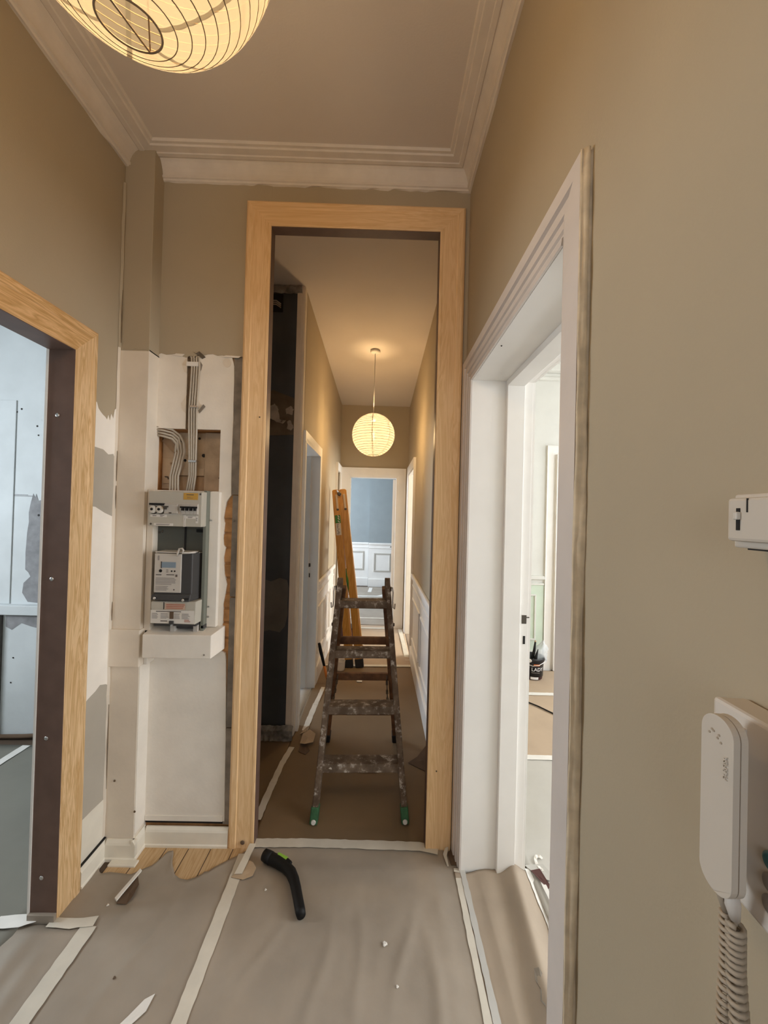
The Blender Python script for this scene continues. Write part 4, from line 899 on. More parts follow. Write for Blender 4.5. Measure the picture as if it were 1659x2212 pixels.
# ================================================================== CORRIDOR FLOOR SCRAPS
scrap('paper_scrap', 'larger torn card on the floor by the alcove corner', [(-.475, 2.50), (-.44, 2.47), (-.39, 2.50), (-.385, 2.56), (-.43, 2.60), (-.47, 2.565)], [.020, .035, .030, .050, .055, .045], M['cardboard'])
scrap('paper_scrap', 'dark card scrap under the larger torn card', [(-.47, 2.43), (-.42, 2.40), (-.40, 2.44), (-.43, 2.49), (-.47, 2.50)], [.011, .011, .012, .020, .018], M['card_dark'])
scrap('paper_scrap', 'small brown card flap standing beside the alcove corner', [(-.50, 2.62), (-.455, 2.60), (-.44, 2.66), (-.47, 2.70)], [.012, .040, .050, .015], M['cardboard'])
scrap('paper_scrap', 'folded brown paper scrap under the lowest ladder tread', [(-.10, 2.25), (-.06, 2.24), (.02, 2.245), (.065, 2.27), (.02, 2.31), (-.04, 2.325), (-.095, 2.31)], [.010, .011, .014, .018, .030, .034, .014], M['paper_kraft'])
scrap('paper_scrap', 'torn paper flap against the right corridor wall by the doorway', [(.21, 2.34), (.27, 2.37), (.335, 2.43), (.345, 2.36), (.345, 2.20), (.30, 2.27)], [.010, .030, .070, .055, .012, .012], M['card_dark'])
o = B(-.165, -.118, 3.45, 3.475, .011, .016).build('paper_scrap', M['whitescrap'], None); tag(o, 'small white chip on the corridor floor behind the stepladder', 'scrap')
cu = thing('cup', 'small frosted plastic cup beside the orange ladder feet', 'cup', (-.335, 3.71, .011))
MB().lathe([(.030, 0), (.036, .002), (.040, .02), (.042, .075), (.040, .088)], (-.335, 3.71, .011), 20, cap1=False).build('cup_body', M['cup'], cu, smooth=True)
MB().lathe([(.041, .084), (.044, .086), (.044, .090), (.041, .092)], (-.335, 3.71, .011), 20, cap0=False, cap1=False).build('cup_rim', M['cup'], cu, smooth=True)
tl = thing('scraper', 'black handled tool with orange tip leaning at the left corridor wall', 'tool', (-.44, 3.42, .01))
MB().tube([(-.505, 3.42, .36), (-.492, 3.42, .30), (-.470, 3.42, .22), (-.455, 3.42, .16)], [.012, .015, .013, .011], 12).build('handle', M['black'], tl, smooth=True)
MB().tube([(-.457, 3.42, .165), (-.44, 3.42, .10), (-.418, 3.42, .014)], [.011, .012, .010], 12).build('shaft', M['orange_plastic'], tl, smooth=True)
# dark red and white paint pail with roller behind the orange ladder
pl = thing('paint_pail', 'dark pail with tool handles half hidden behind the orange ladder', 'pail', (-.33, 4.55, .012))
MB().lathe([(.085, 0), (.092, .005), (.105, .16), (.108, .17)], (-.33, 4.55, .012), 24, cap1=False).build('pail_body', M['bucketmaroon'], pl, smooth=True)
MB().lathe([(.106, .165), (.112, .167), (.112, .178), (.106, .18)], (-.33, 4.55, .012), 24).build('rim', M['black'], pl, smooth=True)
MB().lathe([(.0945, .02), (.0985, .07)], (-.33, 4.55, .012), 24, cap0=False, cap1=False).build('white_band', M['whiteprint'], pl, smooth=True)
MB().tube([(-.40, 4.52, .15), (-.415, 4.51, .28), (-.42, 4.50, .33), (-.40, 4.50, .36), (-.385, 4.51, .33)], [.010, .012, .016, .018, .012], 10).build('tool_handle', M['black'], pl, smooth=True)
MB().tube([(-.27, 4.52, .15), (-.262, 4.51, .26), (-.258, 4.51, .30)], .012, 10).build('tool_handle', M['bucketmaroon'], pl, smooth=True)
cw = thing('white_tray', 'white folded plastic sheet on the floor behind the orange ladder', 'sheet', (-.33, 4.22, .012))
m = MB(); P = []
for i in range(12):
    P.append([(-.42 + i * .018, 4.15 + k * .03, .014 + .05 * g(i - 5, 3) * (.4 + .6 * g(k - 2, 1.6)) + .008 * nz(i, k, .9, 2)) for k in range(6)])
m.grid(P); m.build('folded_sheet', M['whitescrap'], cw, smooth=True, solid=.002)

# ================================================================== PAINT-SPATTERED STEPLADDER
st = thing('stepladder', 'old wooden stepladder spattered with white paint standing in the corridor', 'ladder', (-.065, 2.2, .008))
def lerp3(a, b, t): return V(a).lerp(V(b), t)
FL0, FL1 = (-.279, 1.885, .012), (-.213, 2.185, 1.118); FR0, FR1 = (.163, 1.897, .012), (.054, 2.19, 1.122)
RL0, RL1 = (-.306, 2.56, .012), (-.195, 2.225, 1.085); RR0, RR1 = (.140, 2.572, .012), (.038, 2.23, 1.085)
for a, b in ((FL0, FL1), (FR0, FR1)):
    s_ = MB().bar(lerp3(a, b, .055), b, .030, .052, (1, 0, 0)).build('front_stile', M['ladder_wood'], st, bevel=.005)
    e_ = V(b); MB().lathe([(.026, -.015), (.026, .015)], e_, 14, (1, 0, 0)).build('stile_top', M['ladder_wood'], s_, bevel=.003)
    f_ = MB().bar(lerp3(a, b, -.006), lerp3(a, b, .058), .038, .060, (1, 0, 0)).build('rubber_foot', M['green_foot'], st, bevel=.006)
    MB().lathe([(.012, 0), (.010, .006)], lerp3(a, b, .012) + V((0, -.030, 0)), 12, (0, -1, 0)).build('pale_tip', M['whitescrap'], f_)
for a, b in ((RL0, RL1), (RR0, RR1)):
    MB().bar(lerp3(a, b, .05), b, .028, .046, (1, 0, 0)).build('rear_stile', M['ladder_dark'], st, bevel=.004)
    MB().bar(lerp3(a, b, -.006), lerp3(a, b, .055), .036, .054, (1, 0, 0)).build('rubber_foot', M['blackrubber'], st, bevel=.006)
for t in (.205, .433, .670, .897):          # front treads
    a, b = lerp3(FL0, FL1, t), lerp3(FR0, FR1, t)
    m = MB(); hgt = .020
    m.hull8([(a.x + .008, a.y - .026, a.z - hgt), (b.x - .008, b.y - .026, b.z - hgt), (b.x - .008, b.y + .058, b.z - hgt), (a.x + .008, a.y + .058, a.z - hgt),
             (a.x + .008, a.y - .022, a.z + hgt), (b.x - .008, b.y - .022, b.z + hgt), (b.x - .008, b.y + .058, b.z + hgt), (a.x + .008, a.y + .058, a.z + hgt)])
    m.build('tread', M['ladder_rung'], st, bevel=.003)
for t in (.21, .45, .682, .90):              # rear rungs
    a, b = lerp3(RL0, RL1, t), lerp3(RR0, RR1, t)
    MB().bar((a.x + .005, a.y, a.z), (b.x - .005, b.y, b.z), .044, .024, (0, 0, 1)).build('rear_rung', M['ladder_dark'], st, bevel=.003)
for sx, F1, sg in ((FL1, RL1, -1), (FR1, RR1, 1)):
    x = sx[0] + sg * .019
    MB().tube([(x, 2.165, 1.09), (x + sg * .010, 2.16, 1.10), (x + sg * .014, 2.165, 1.07), (x + sg * .013, 2.165, 1.02), (x + sg * .016, 2.16, .985), (x + sg * .024, 2.155, .98), (x + sg * .026, 2.155, 1.01)], .0028, 6).build('wire_hook', M['darksteel'], st, smooth=True)
    MB().lathe([(.013, -.006), (.013, .006)], (x, 2.19, 1.085), 12, (1, 0, 0)).build('hinge_bolt', M['darksteel'], st)
    MB().bar((x, 2.188, 1.07), (x, 2.215, 1.02), .003, .026, (1, 0, 0)).build('hinge_plate', M['darksteel'], st)
for xa, xb in ((-.232, -.264), (.070, .082)):     # safety chains between rear rung and front tread
    a, b = V((xa, 2.385, .515)), V((xb, 2.065, .500)); n = 16
    for i in range(n):
        t0, t1 = i / n, (i + .86) / n
        p, q = a.lerp(b, t0), a.lerp(b, t1); sag = lambda t: V((0, 0, -.10 * 4 * t * (1 - t)))
        p += sag(t0); q += sag(t1)
        MB().bar(p, q, .014 if i % 2 else .006, .006 if i % 2 else .014, (1, 0, 0)).build('chain_link', M['darksteel'], st)
for k, sg in ((.93, -1), (.93, 1)):
    MB().lathe([(.010, 0), (.008, .006)], lerp3(FL0 if sg < 0 else FR0, FL1 if sg < 0 else FR1, .80) + V((sg * .016, 0, 0)), 10, (sg, 0, 0)).build('side_bolt', M['darksteel'], st)
MB().prism([(-.220, 1.9235, .240), (-.212, 1.9235, .246), (-.205, 1.9235, .243), (-.204, 1.9235, .228), (-.208, 1.9235, .222), (-.212, 1.9235, .229), (-.217, 1.9235, .226)], (0, .0015, 0)).build('white_splash', M['tape'], st)

# ================================================================== FOLDED ORANGE WOODEN LADDER
ol = thing('folding_ladder', 'folded orange varnished wooden ladder with black feet leaning left in the corridor', 'ladder', (-.21, 3.95, .012))
def stile(bx, tx, y, zt, zb, name='stile'):
    """flat board, wide face to the hall, leaning sideways"""
    w, d = .072, .030
    a, b = V((bx, y, zb)), V((tx, y, zt)); t = (b - a).normalized(); u = V((1, 0, 0)); u = (u - t * u.dot(t)).normalized()
    pts = [a - u * w / 2, a + u * w / 2]
    top = [b + u * w / 2 - t * .012, b + u * w * .36 - t * .002, b + u * .012, b - u * .012, b - u * w * .36 - t * .002, b - u * w / 2 - t * .012]
    s_ = MB().prism(pts + top, (0, d, 0)).build(name, M['varnish'], ol, bevel=.003)
    f_ = MB().prism([a - u * .041 - t * .03, a + u * .041 - t * .03, a + u * .042 + t * .052, a - u * .042 + t * .052], (0, d + .014, 0)).build('rubber_foot', M['blackrubber'], ol, bevel=.006)
    f_.location.y -= .007
    return s_, t, u, b
Y0 = 3.775
s1, t1_, u1, b1 = stile(-.262, -.438, Y0, 1.745, .036)
s2, t2_, u2, b2 = stile(-.160, -.372, Y0 + .002, 1.752, .042)
stile(-.284, -.474, Y0 + .36, 1.765, .036); stile(-.174, -.403, Y0 + .36, 1.772, .042)
for k in range(1, 6):
    t = k / 6.2
    for bx, tx in ((-.262, -.438), (-.160, -.372)):
        MB().tube([(bx + (tx - bx) * t, Y0 + .03, .04 + 1.70 * t), ((bx + (tx - bx) * t) * 1.08, Y0 + .36, .04 + 1.70 * t)], .016, 10).build('rung', M['varnish'], ol, smooth=True)
for b_, t_, u_, off in ((b1, t1_, u1, .004), (b2, t2_, u2, .010)):
    a = b_ - t_ * .05 + u_ * off; c = b_ - t_ * .19 + u_ * (off + .002)
    MB().bar(a + V((0, -.003, 0)), c + V((0, -.003, 0)), .020, .004, u_).build('hinge_strap', M['tan_metal'], ol, bevel=.0015)
    MB().lathe([(.012, 0), (.009, .005)], c - t_ * .006 + V((0, -.001, 0)), 10, (0, -1, 0)).build('strap_screw', M['darksteel'], ol)
mid = (b1 + b2) / 2
MB().lathe([(.020, 0), (.020, .006), (.012, .012)], mid - t1_ * .045 + V((0, -.001, 0)), 14, (0, -1, 0)).build('hinge_pivot', M['darksteel'], ol)
MB().bar(mid - t1_ * .01 + V((-.02, -.005, 0)), mid - t1_ * .06 + V((.012, -.005, 0)), .012, .004, (1, 0, 0)).build('hinge_arm', M['steel'], ol)
q = b1 - t1_ * .33
m = MB().bar(q + V((0, -.0012, 0)), q + t1_ * .078 + V((0, -.0012, 0)), .052, .001, u1); m.build('green_sticker', M['greenlabel'], ol)
for dz in (.012, .040, .062): MB().bar(q + t1_ * dz + u1 * .004 + V((0, -.0022, 0)), q + t1_ * (dz + .006) + u1 * .012 + V((0, -.0022, 0)), .024, .001, u1).build('sticker_mark', M['tape'], ol)
m = MB().bar(q - t1_ * .002 + V((0, -.0012, 0)), q - t1_ * .118 + V((0, -.0012, 0)), .050, .001, u1); m.build('pale_sticker', M['tape'], ol)
for i in range(9):
    a = q - t1_ * (.010 + i * .0115) + u1 * random.uniform(-.012, .008)
    MB().bar(a + V((0, -.0022, 0)), a - t1_ * .005 + V((0, -.0022, 0)), random.uniform(.010, .024), .001, u1).build('sticker_mark', M['ink'], ol)
g_ = (b1 + b2) / 2 - t1_ * .78 + u1 * .012
MB().tube([g_ + V((0, .01, 0)), g_ - t1_ * .12 + V((.004, .01, 0)), g_ - t1_ * .27 + V((.012, .01, 0))], [.006, .014, .006], 8).build('green_strap', M['greenlabel'], ol, smooth=True)
for k in (.30, .34):
    a = (b1 + b2) / 2 - t1_ * (.78 + k); MB().tube([a + V((-.018, -.004, .006)), a + V((0.004, -.008, -.006)), a + V((.024, -.004, .004))], .004, 6).build('black_cord', M['black'], ol, smooth=True)

# ================================================================== PAPER LANTERNS
def lantern(name, label, c, r, axis, nrib, hole, top_z, power, wire_r, cord_top, paper, seam, wire, t0, sw, ns, rows=3):
    root = thing(name, label, 'lamp', (cord_top[0], cord_top[1], cord_top[2]), 'round paper lanterns')
    ax = V(axis).normalized(); c = V(c)                       # axis points from the top hole to the bottom hole
    u = V((.12, 1, 0)); u = (u - ax * u.dot(ax)).normalized(); w = ax.cross(u)
    prof = []; a0, a1 = hole, math.pi - hole * .9
    steps = nrib * rows
    for i in range(steps + 1):
        a = a0 + (a1 - a0) * i / steps; k = (i % rows) / rows
        rr = r * (1 + .006 * math.sin(math.pi * k))
        prof.append((rr * math.sin(a), rr * math.cos(a)))
    MB().lathe(prof, c, 72, ax, cap0=False, cap1=False).build('paper_shade', paper, root, smooth=True)
    for i in range(nrib + 1):
        a = a0 + (a1 - a0) * i / nrib; rr = r * math.sin(a); h = r * math.cos(a)
        pts = [c + ax * h + (u * math.cos(t) + w * math.sin(t)) * rr for t in [2 * math.pi * q / 48 for q in range(49)]]
        MB().tube(pts, wire_r * (1.9 if i in (0, nrib) else 1), 5, cap=False).build('rib', wire, root, smooth=True)
    for k in range(ns):                                        # overlapped paper seams from hole to hole
        t = 2 * math.pi * k / ns + t0; P = []
        for i in range(41):
            a = a0 + (a1 - a0) * i / 40; row = []
            for dt in (-sw, sw):
                row.append(c + (ax * math.cos(a) + (u * math.cos(t + dt / max(.25, math.sin(a))) + w * math.sin(t + dt / max(.25, math.sin(a)))) * math.sin(a)) * r * .996)
            P.append(row)
        MB().grid(P).build('seam', seam, root, smooth=True)
    top = c - ax * r * math.cos(a1) * -1
    tp = c + ax * r * math.cos(a1)                             # centre of the upper ring
    bt = c + ax * r * math.cos(a0)
    for s_ in (1, -1):                                         # wire stretcher standing inside
        e0 = bt + u * s_ * r * math.sin(a0); e1 = tp + u * s_ * r * math.sin(a1)
        MB().tube([e0, e0.lerp(e1, .5) - u * s_ * .012, e1], wire_r * 1.3, 6).build('stretcher_wire', wire, root, smooth=True)
    MB().tube([bt + u * r * math.sin(a0), bt, bt - u * r * math.sin(a0)], wire_r * 1.6, 6).build('cross_wire', wire, root, smooth=True)
    MB().lathe([(.018, 0), (.021, .004), (.021, .055), (.014, .062)], tp + V((0, 0, -.06)), 16).build('socket', M['ceramic'], root, smooth=True)
    MB().tube([tp + V((0, 0, -.005)), V(cord_top) + V((0, 0, -.02))], .0032, 8).build('cord', M['ceramic'], root, smooth=True)
    MB().lathe([(.006, -.030), (.040, -.028), (.046, -.018), (.046, -.004), (.040, 0)], V(cord_top), 24).build('ceiling_rose', M['ceramic'], root, smooth=True)
    d = bpy.data.lights.new('bulb', 'POINT'); d.energy = power; d.color = BULB_COLOR; d.shadow_soft_size = .045
    lo = bpy.data.objects.new('bulb_light', d); COL.objects.link(lo); lo.parent = root; lo.location = c - V(cord_top)
    return root
lantern('paper_lantern', 'large lit round paper lantern hanging in the near hall, cut by the picture top', (-.401, .562, 2.485), .225, (-.08, .217, -.973), 27, .205, None, BULB_NEAR, .00095, (-.395, .52, HZ - .001), M['lanternpaper'], M['seam_near'], M['wire'], .35, .018, 6)
lantern('paper_lantern', 'smaller lit round paper lantern hanging far down the corridor', (-.076, 3.51, 2.236), .193, (.02, .0, -1), 22, .26, None, BULB_FAR, .0014, (-.078, 3.51, 3.012), M['lanternpaper_far'], M['seam_far'], M['wire_far'], math.pi - .08, .018, 7)

# ================================================================== FUSE BOX, METER, TERMINALS
mp = thing('meter_plate', 'green grey steel mounting plate behind the electricity meter', 'panel', (-.86, 1.745, .96))
B(-1.018, -.772, 1.738, 1.7545, .955, 1.585).build('plate', M['panelgrey'], mp)
B(-.775, -.760, 1.70, 1.7545, .955, 1.590).build('plate_edge', M['paneledge'], mp, bevel=.002)
B(-1.02, -.992, 1.70, 1.7545, .955, 1.590).build('pale_side_board', M['pilaster'], mp, bevel=.002)
B(-.872, -.864, 1.7352, 1.7385, 1.315, 1.435).build('black_slot', M['dark'], mp)
B(-.818, -.780, 1.730, 1.738, 1.405, 1.418).build('black_catch', M['black'], mp, bevel=.002)
for x, z in ((-.972, 1.405), (-.79, 1.395), (-.985, 1.40), (-.782, 1.41)): MB().lathe([(.006, 0), (.004, .003)], (x, 1.7385, z), 10, (0, -1, 0)).build('screw_head', M['darksteel'], mp)
fb = thing('fuse_box', 'grey beige fuse box with round fuses and black breakers in the niche', 'fuse box', (-.875, 1.70, 1.43))
B(-.992, -.764, 1.66, 1.74, 1.431, 1.581).build('case', M['boxgrey'], fb, bevel=.003)
B(-.785, -.762, 1.668, 1.74, 1.433, 1.583).build('side_cover', M['boxgrey'], fb, bevel=.003)
B(-.985, -.777, 1.6585, 1.662, 1.482, 1.532).build('module_window', M['boxgrey2'], fb, bevel=.0015)
B(-.9835, -.9205, 1.650, 1.66, 1.521, 1.529).build('busbar_cover', M['black'], fb, bevel=.001)
for x in (-.968, -.938):
    f_ = MB().lathe([(.0165, 0), (.0165, .010), (.0145, .014), (.0065, .014)], (x, 1.659, 1.502), 26, (0, -1, 0)).build('screw_fuse', M['ceramic'], fb, smooth=True)
    MB().lathe([(.006, .0), (.005, .003)], (x - .001, 1.6455, 1.503), 14, (0, -1, 0)).build('fuse_eye', M['dark'], f_)
    MB().lathe([(.0185, 0), (.0185, .003)], (x + .002, 1.6585, 1.500), 26, (0, -1, 0)).build('fuse_ring', M['darksteel'], f_)
B(-.918, -.862, 1.648, 1.66, 1.487, 1.526).build('breaker_body', M['boxgrey2'], fb, bevel=.0015)
B(-.913, -.906, 1.640, 1.65, 1.503, 1.514).build('toggle', M['darksteel'], fb); B(-.916, -.900, 1.641, 1.65, 1.512, 1.518).build('toggle', M['darksteel'], fb)
B(-.897, -.886, 1.6465, 1.6485, 1.486, 1.491).build('test_button', M['darksteel'], fb)
for i in range(4):
    x = -.846 + i * .0172
    b_ = B(x, x + .0165, 1.650, 1.66, 1.485, 1.526).build('breaker_body', M['boxgrey2'], fb, bevel=.001)
    B(x + .005, x + .0125, 1.638, 1.65, 1.500, 1.513).build('toggle', M['black'], b_, bevel=.001)
B(-.848, -.778, 1.640, 1.65, 1.511, 1.518).build('toggle_bar', M['black'], fb, bevel=.001)
def sticker(parent, x0, x1, z0, z1, y, mat, name='label_sticker'): return B(x0, x1, y - .0008, y + .0002, z0, z1).build(name, mat, parent)
def marks(parent, x0, x1, z0, z1, y, rows, mat, lo=.5, hi=1.0, indent=0, vertical=False):
    """rows of print too small to read in the photograph"""
    hgt = (z1 - z0) / rows
    for i in range(rows):
        z = z1 - (i + .5) * hgt; L = (x1 - x0) * random.uniform(lo, hi)
        B(x0 + indent, x0 + L, y - .0012, y - .0004, z - hgt * .22, z + hgt * .22).build('print_line', mat, parent)
s_ = sticker(fb, -.843, -.781, 1.547, 1.576, 1.66, M['orange_label']); marks(s_, -.830, -.797, 1.565, 1.572, 1.66, 1, M['ink']); marks(s_, -.828, -.800, 1.552, 1.561, 1.66, 2, M['wire'])
s_ = sticker(fb, -.982, -.912, 1.470, 1.481, 1.66, M['white_label']); marks(s_, -.972, -.955, 1.472, 1.478, 1.66, 1, M['ink']); marks(s_, -.940, -.920, 1.471, 1.479, 1.66, 2, M['ink'])
s_ = sticker(fb, -.966, -.884, 1.433, 1.444, 1.66, M['white_label']); marks(s_, -.956, -.894, 1.435, 1.442, 1.66, 2, M['ink'], .7)
s_ = sticker(fb, -.841, -.831, 1.431, 1.480, 1.66, M['white_label']); marks(s_, -.838, -.834, 1.434, 1.478, 1.66, 9, M['greyink'])
s_ = sticker(fb, -.830, -.789, 1.466, 1.476, 1.66, M['white_label']); marks(s_, -.822, -.790, 1.468, 1.475, 1.66, 2, M['ink'], .5)
s_ = sticker(fb, -.788, -.778, 1.447, 1.478, 1.66, M['white_label']); marks(s_, -.786, -.780, 1.455, 1.471, 1.66, 4, M['ink'])
for x, z in ((-.771, 1.572), (-.979, 1.440)): MB().lathe([(.0045, 0), (.003, .002)], (x, 1.6595, z), 10, (0, -1, 0)).build('screw_head', M['darksteel'], fb)

em = thing('electricity_meter', 'electricity meter with pale face, small blue display and charcoal side', 'meter', (-.87, 1.70, 1.12))
m = MB().hull8([(-.957, 1.665, 1.135), (-.800, 1.665, 1.137), (-.775, 1.738, 1.137), (-.957, 1.738, 1.135), (-.953, 1.665, 1.316), (-.800, 1.665, 1.318), (-.775, 1.738, 1.318), (-.953, 1.738, 1.316)])
m.build('case', M['meterdark'], em, bevel=.004)
B(-.958, -.844, 1.660, 1.668, 1.147, 1.314).build('front_plate', M['meterwhite'], em, bevel=.002)
m = MB().hull8([(-.968, 1.655, 1.116), (-.805, 1.655, 1.110), (-.772, 1.738, 1.118), (-.968, 1.738, 1.116), (-.965, 1.660, 1.140), (-.800, 1.660, 1.142), (-.774, 1.738, 1.142), (-.965, 1.738, 1.140)])
m.build('lower_cover', M['meterdark'], em, bevel=.003)
B(-.957, -.798, 1.661, 1.738, 1.3165, 1.3225).build('top_rim', M['meterwhite'], em, bevel=.0015)
m = MB().hull8([(-.789, 1.700, 1.150), (-.781, 1.722, 1.150), (-.776, 1.735, 1.150), (-.786, 1.735, 1.150), (-.789, 1.700, 1.318), (-.781, 1.722, 1.318), (-.776, 1.735, 1.318), (-.786, 1.735, 1.318)])
m.build('pale_side_strip', M['meterwhite'], em)
MB().tube([(-.862, 1.655, 1.306), (-.856, 1.652, 1.318), (-.850, 1.652, 1.336), (-.838, 1.652, 1.338), (-.832, 1.652, 1.330), (-.838, 1.654, 1.318), (-.812, 1.656, 1.320), (-.790, 1.672, 1.322)], .0045, 8).build('hanging_loop', M['meterwhite'], em, smooth=True)
B(-.927, -.867, 1.6585, 1.661, 1.254, 1.278).build('display', M['lcd'], em); B(-.929, -.926, 1.658, 1.661, 1.252, 1.280).build('display_edge', M['dark'], em)
MB().lathe([(.007, 0), (.006, .003)], (-.931, 1.6605, 1.240), 14, (0, -1, 0)).build('button', M['black'], em)
for x in (-.884, -.871): MB().lathe([(.004, 0), (.003, .002)], (x, 1.6605, 1.2395), 12, (0, -1, 0)).build('optical_eye', M['black'], em)
for z in (1.2435, 1.236): B(-.907, -.898, 1.6592, 1.6605, z - .0012, z + .0012).build('print_line', M['ink'], em)
B(-.944, -.937, 1.6592, 1.6605, 1.285, 1.305).build('bar_label', M['greyink'], em)
marks(em, -.950, -.926, 1.219, 1.227, 1.6602, 1, M['ink'], .9); marks(em, -.905, -.872, 1.220, 1.228, 1.6602, 1, M['ink'], .95); B(-.867, -.859, 1.6592, 1.6605, 1.215, 1.225).build('print_line', M['ink'], em)
marks(em, -.950, -.862, 1.180, 1.212, 1.6602, 5, M['greyink'], .7); marks(em, -.950, -.890, 1.155, 1.176, 1.6602, 4, M['greyink'], .6); MB().lathe([(.0035, 0), (.003, .001)], (-.872, 1.6605, 1.160), 10, (0, -1, 0)).build('seal_mark', M['ink'], em)
for x, z, mt in ((-.829, 1.118, 'steel'), (-.950, 1.124, 'steel')): MB().lathe([(.0065, 0), (.005, .004)], (x, 1.655, z), 14, (0, -1, 0)).build('seal_screw', M[mt], em, smooth=True)
B(-.822, -.806, 1.652, 1.657, 1.120, 1.126).build('seal_slot', M['dark'], em)

tb = thing('terminal_box', 'grey terminal box with white instruction label below the meter', 'terminal box', (-.87, 1.70, .99))
m = MB().hull8([(-.966, 1.662, 1.014), (-.780, 1.662, 1.012), (-.764, 1.738, 1.020), (-.966, 1.738, 1.016), (-.968, 1.662, 1.108), (-.778, 1.664, 1.110), (-.760, 1.738, 1.116), (-.968, 1.738, 1.108)])
m.build('case', M['boxgrey'], tb, bevel=.003)
B(-.9665, -.914, 1.6605, 1.663, 1.078, 1.106).build('left_cover', M['boxgrey'], tb)
B(-.9145, -.9125, 1.660, 1.663, 1.076, 1.106).build('cover_joint', M['dark'], tb)
s_ = sticker(tb, -.908, -.822, 1.075, 1.102, 1.6605, M['pink_label']); marks(s_, -.902, -.822, 1.078, 1.100, 1.6602, 3, M['redink'], .85)
s_ = sticker(tb, -.968, -.783, 1.016, 1.072, 1.6615, M['white_label'])
marks(s_, -.945, -.83, 1.063, 1.070, 1.661, 1, M['ink'], .9)
for x0, x1 in ((-.962, -.932), (-.925, -.890), (-.868, -.842), (-.835, -.800)): marks(s_, x0, x1, 1.035, 1.060, 1.661, 5, M['greyink'], .7)
marks(s_, -.925, -.89, 1.022, 1.030, 1.661, 1, M['ink']); marks(s_, -.824, -.795, 1.022, 1.034, 1.661, 2, M['redink'], .7)
B(-.886, -.870, 1.658, 1.662, 1.036, 1.066).build('peep_window', M['card_dark'], tb)
B(-.888, -.868, 1.656, 1.662, 1.008, 1.028).build('sealing_tab', M['meterdark'], tb, bevel=.002); MB().lathe([(.005, 0), (.004, .004)], (-.874, 1.656, 1.010), 12, (0, -1, 0)).build('seal_screw', M['steel'], tb)
B(-.958, -.778, 1.668, 1.735, 1.004, 1.014).build('base_tray', M['meterdark'], tb)
for x0, x1 in ((-.900, -.878), (-.800, -.780)): B(x0, x1, 1.69, 1.72, .972, 1.006).build('cable_gland', M['boxgrey2'], tb, bevel=.002)
B(-.875, -.802, 1.70, 1.73, .983, 1.005).build('dark_clamp', M['meterdark'], tb, bevel=.002); B(-.772, -.758, 1.70, 1.73, .984, 1.0).build('dark_clamp', M['meterdark'], tb, bevel=.002)

# cables
cb = thing('cable_bundle', 'grey cables clipped in a chase running down to the fuse box', 'cables', (-.865, 1.755, 1.59))
for k in range(4):
    x = -.877 + k * .0112
    pts = [(x + .002 - .012 * (k < 2), 1.764, 2.212), (x + .004, 1.752, 2.195), (x + .008, 1.750, 2.15), (x + .004, 1.752, 2.05), (x, 1.752, 1.95), (x + .002, 1.753, 1.86), (x + .001 - .004 * k * .4, 1.765, 1.75), (x - .004 - .002 * k, 1.780, 1.66), (x - .014 - .001 * k, 1.775, 1.575)]
    MB().tube(pts, .0046, 10).build('cable', M['cable'], cb, smooth=True)
for z, w_, nm in ((2.165, .052, 'cable_saddle'), (1.972, .030, 'cable_saddle'), (1.727, .036, 'cable_saddle')):
    xx = -.866 if z > 2 else -.855 if z > 1.8 else -.862
    yy = 1.744 if z > 1.8 else 1.762
    B(xx - w_ / 2, xx + w_ / 2, yy, yy + .004, z - (.010 if z > 2 else .005), z + (.010 if z > 2 else .005)).build(nm, M['whitescrap'] if z > 2 else M['steel'], cb, bevel=.001)
for z in (1.970, 1.727): MB().lathe([(.006, 0), (.004, .005)], (-.838 if z > 1.8 else -.845, 1.745 if z > 1.8 else 1.763, z), 10, (0, -1, 0)).build('clip_screw', M['steel'], cb)
cb2 = thing('cable_bundle', 'grey cables curving from the left edge of the recess down to the fuse box', 'cables', (-.96, 1.78, 1.59))
for k in range(4):
    d = k * .0130
    pts = [(-1.028, 1.758 + .002 * k, 1.878 - d * .9), (-.995, 1.762, 1.876 - d), (-.958, 1.770, 1.868 - d * 1.05), (-.928 - d * .4, 1.778, 1.846 - d), (-.913 - d, 1.784, 1.81 - d), (-.910 - d, 1.786, 1.77), (-.922 - d, 1.786, 1.71), (-.935 - d * .9, 1.785, 1.66), (-.932 - d * .9, 1.780, 1.62), (-.926 - d, 1.775, 1.575)]
    MB().tube(pts, .0050, 10).build('cable', M['cable'], cb2, smooth=True)

# ================================================================== RIGHT WALL: CHIME BOX AND INTERCOM
ch = thing('chime_box', 'ivory wall box with a slotted slider high on the right wall', 'box', (.365, .33, 1.47))
B(.340, XR + .001, .255, .373, 1.4845, 1.526).build('cover', M['intercom'], ch, bevel=.003)
B(.350, XR + .001, .252, .376, 1.478, 1.530).build('base', M['intercom'], ch, bevel=.002)
B(.3390, .3405, .359, .3625, 1.495, 1.516).build('slot', M['dark'], ch, bevel=.0003); B(.336, .3405, .3585, .363, 1.505, 1.5125).build('slider', M['ceramic'], ch, bevel=.001)
B(.3393, .3405, .3515, .3525, 1.512, 1.525).build('seam', M['dark'], ch)
B(.3535, .362, .30, .365, 1.4765, 1.479).build('shadow_seam', M['dark'], ch)
ic = thing('intercom', 'pale wall intercom plate with teal and grey buttons on the right wall', 'intercom', (.36, .31, 1.12))
m = MB().hull8([(.343, .24, 1.140), (.343, .389, 1.152), (XR, .391, 1.152), (XR, .24, 1.140), (.343, .24, 1.322), (.343, .389, 1.327), (XR, .391, 1.324), (XR, .24, 1.318)])
m.build('plate', M['intercom_pl'], ic, bevel=.004)
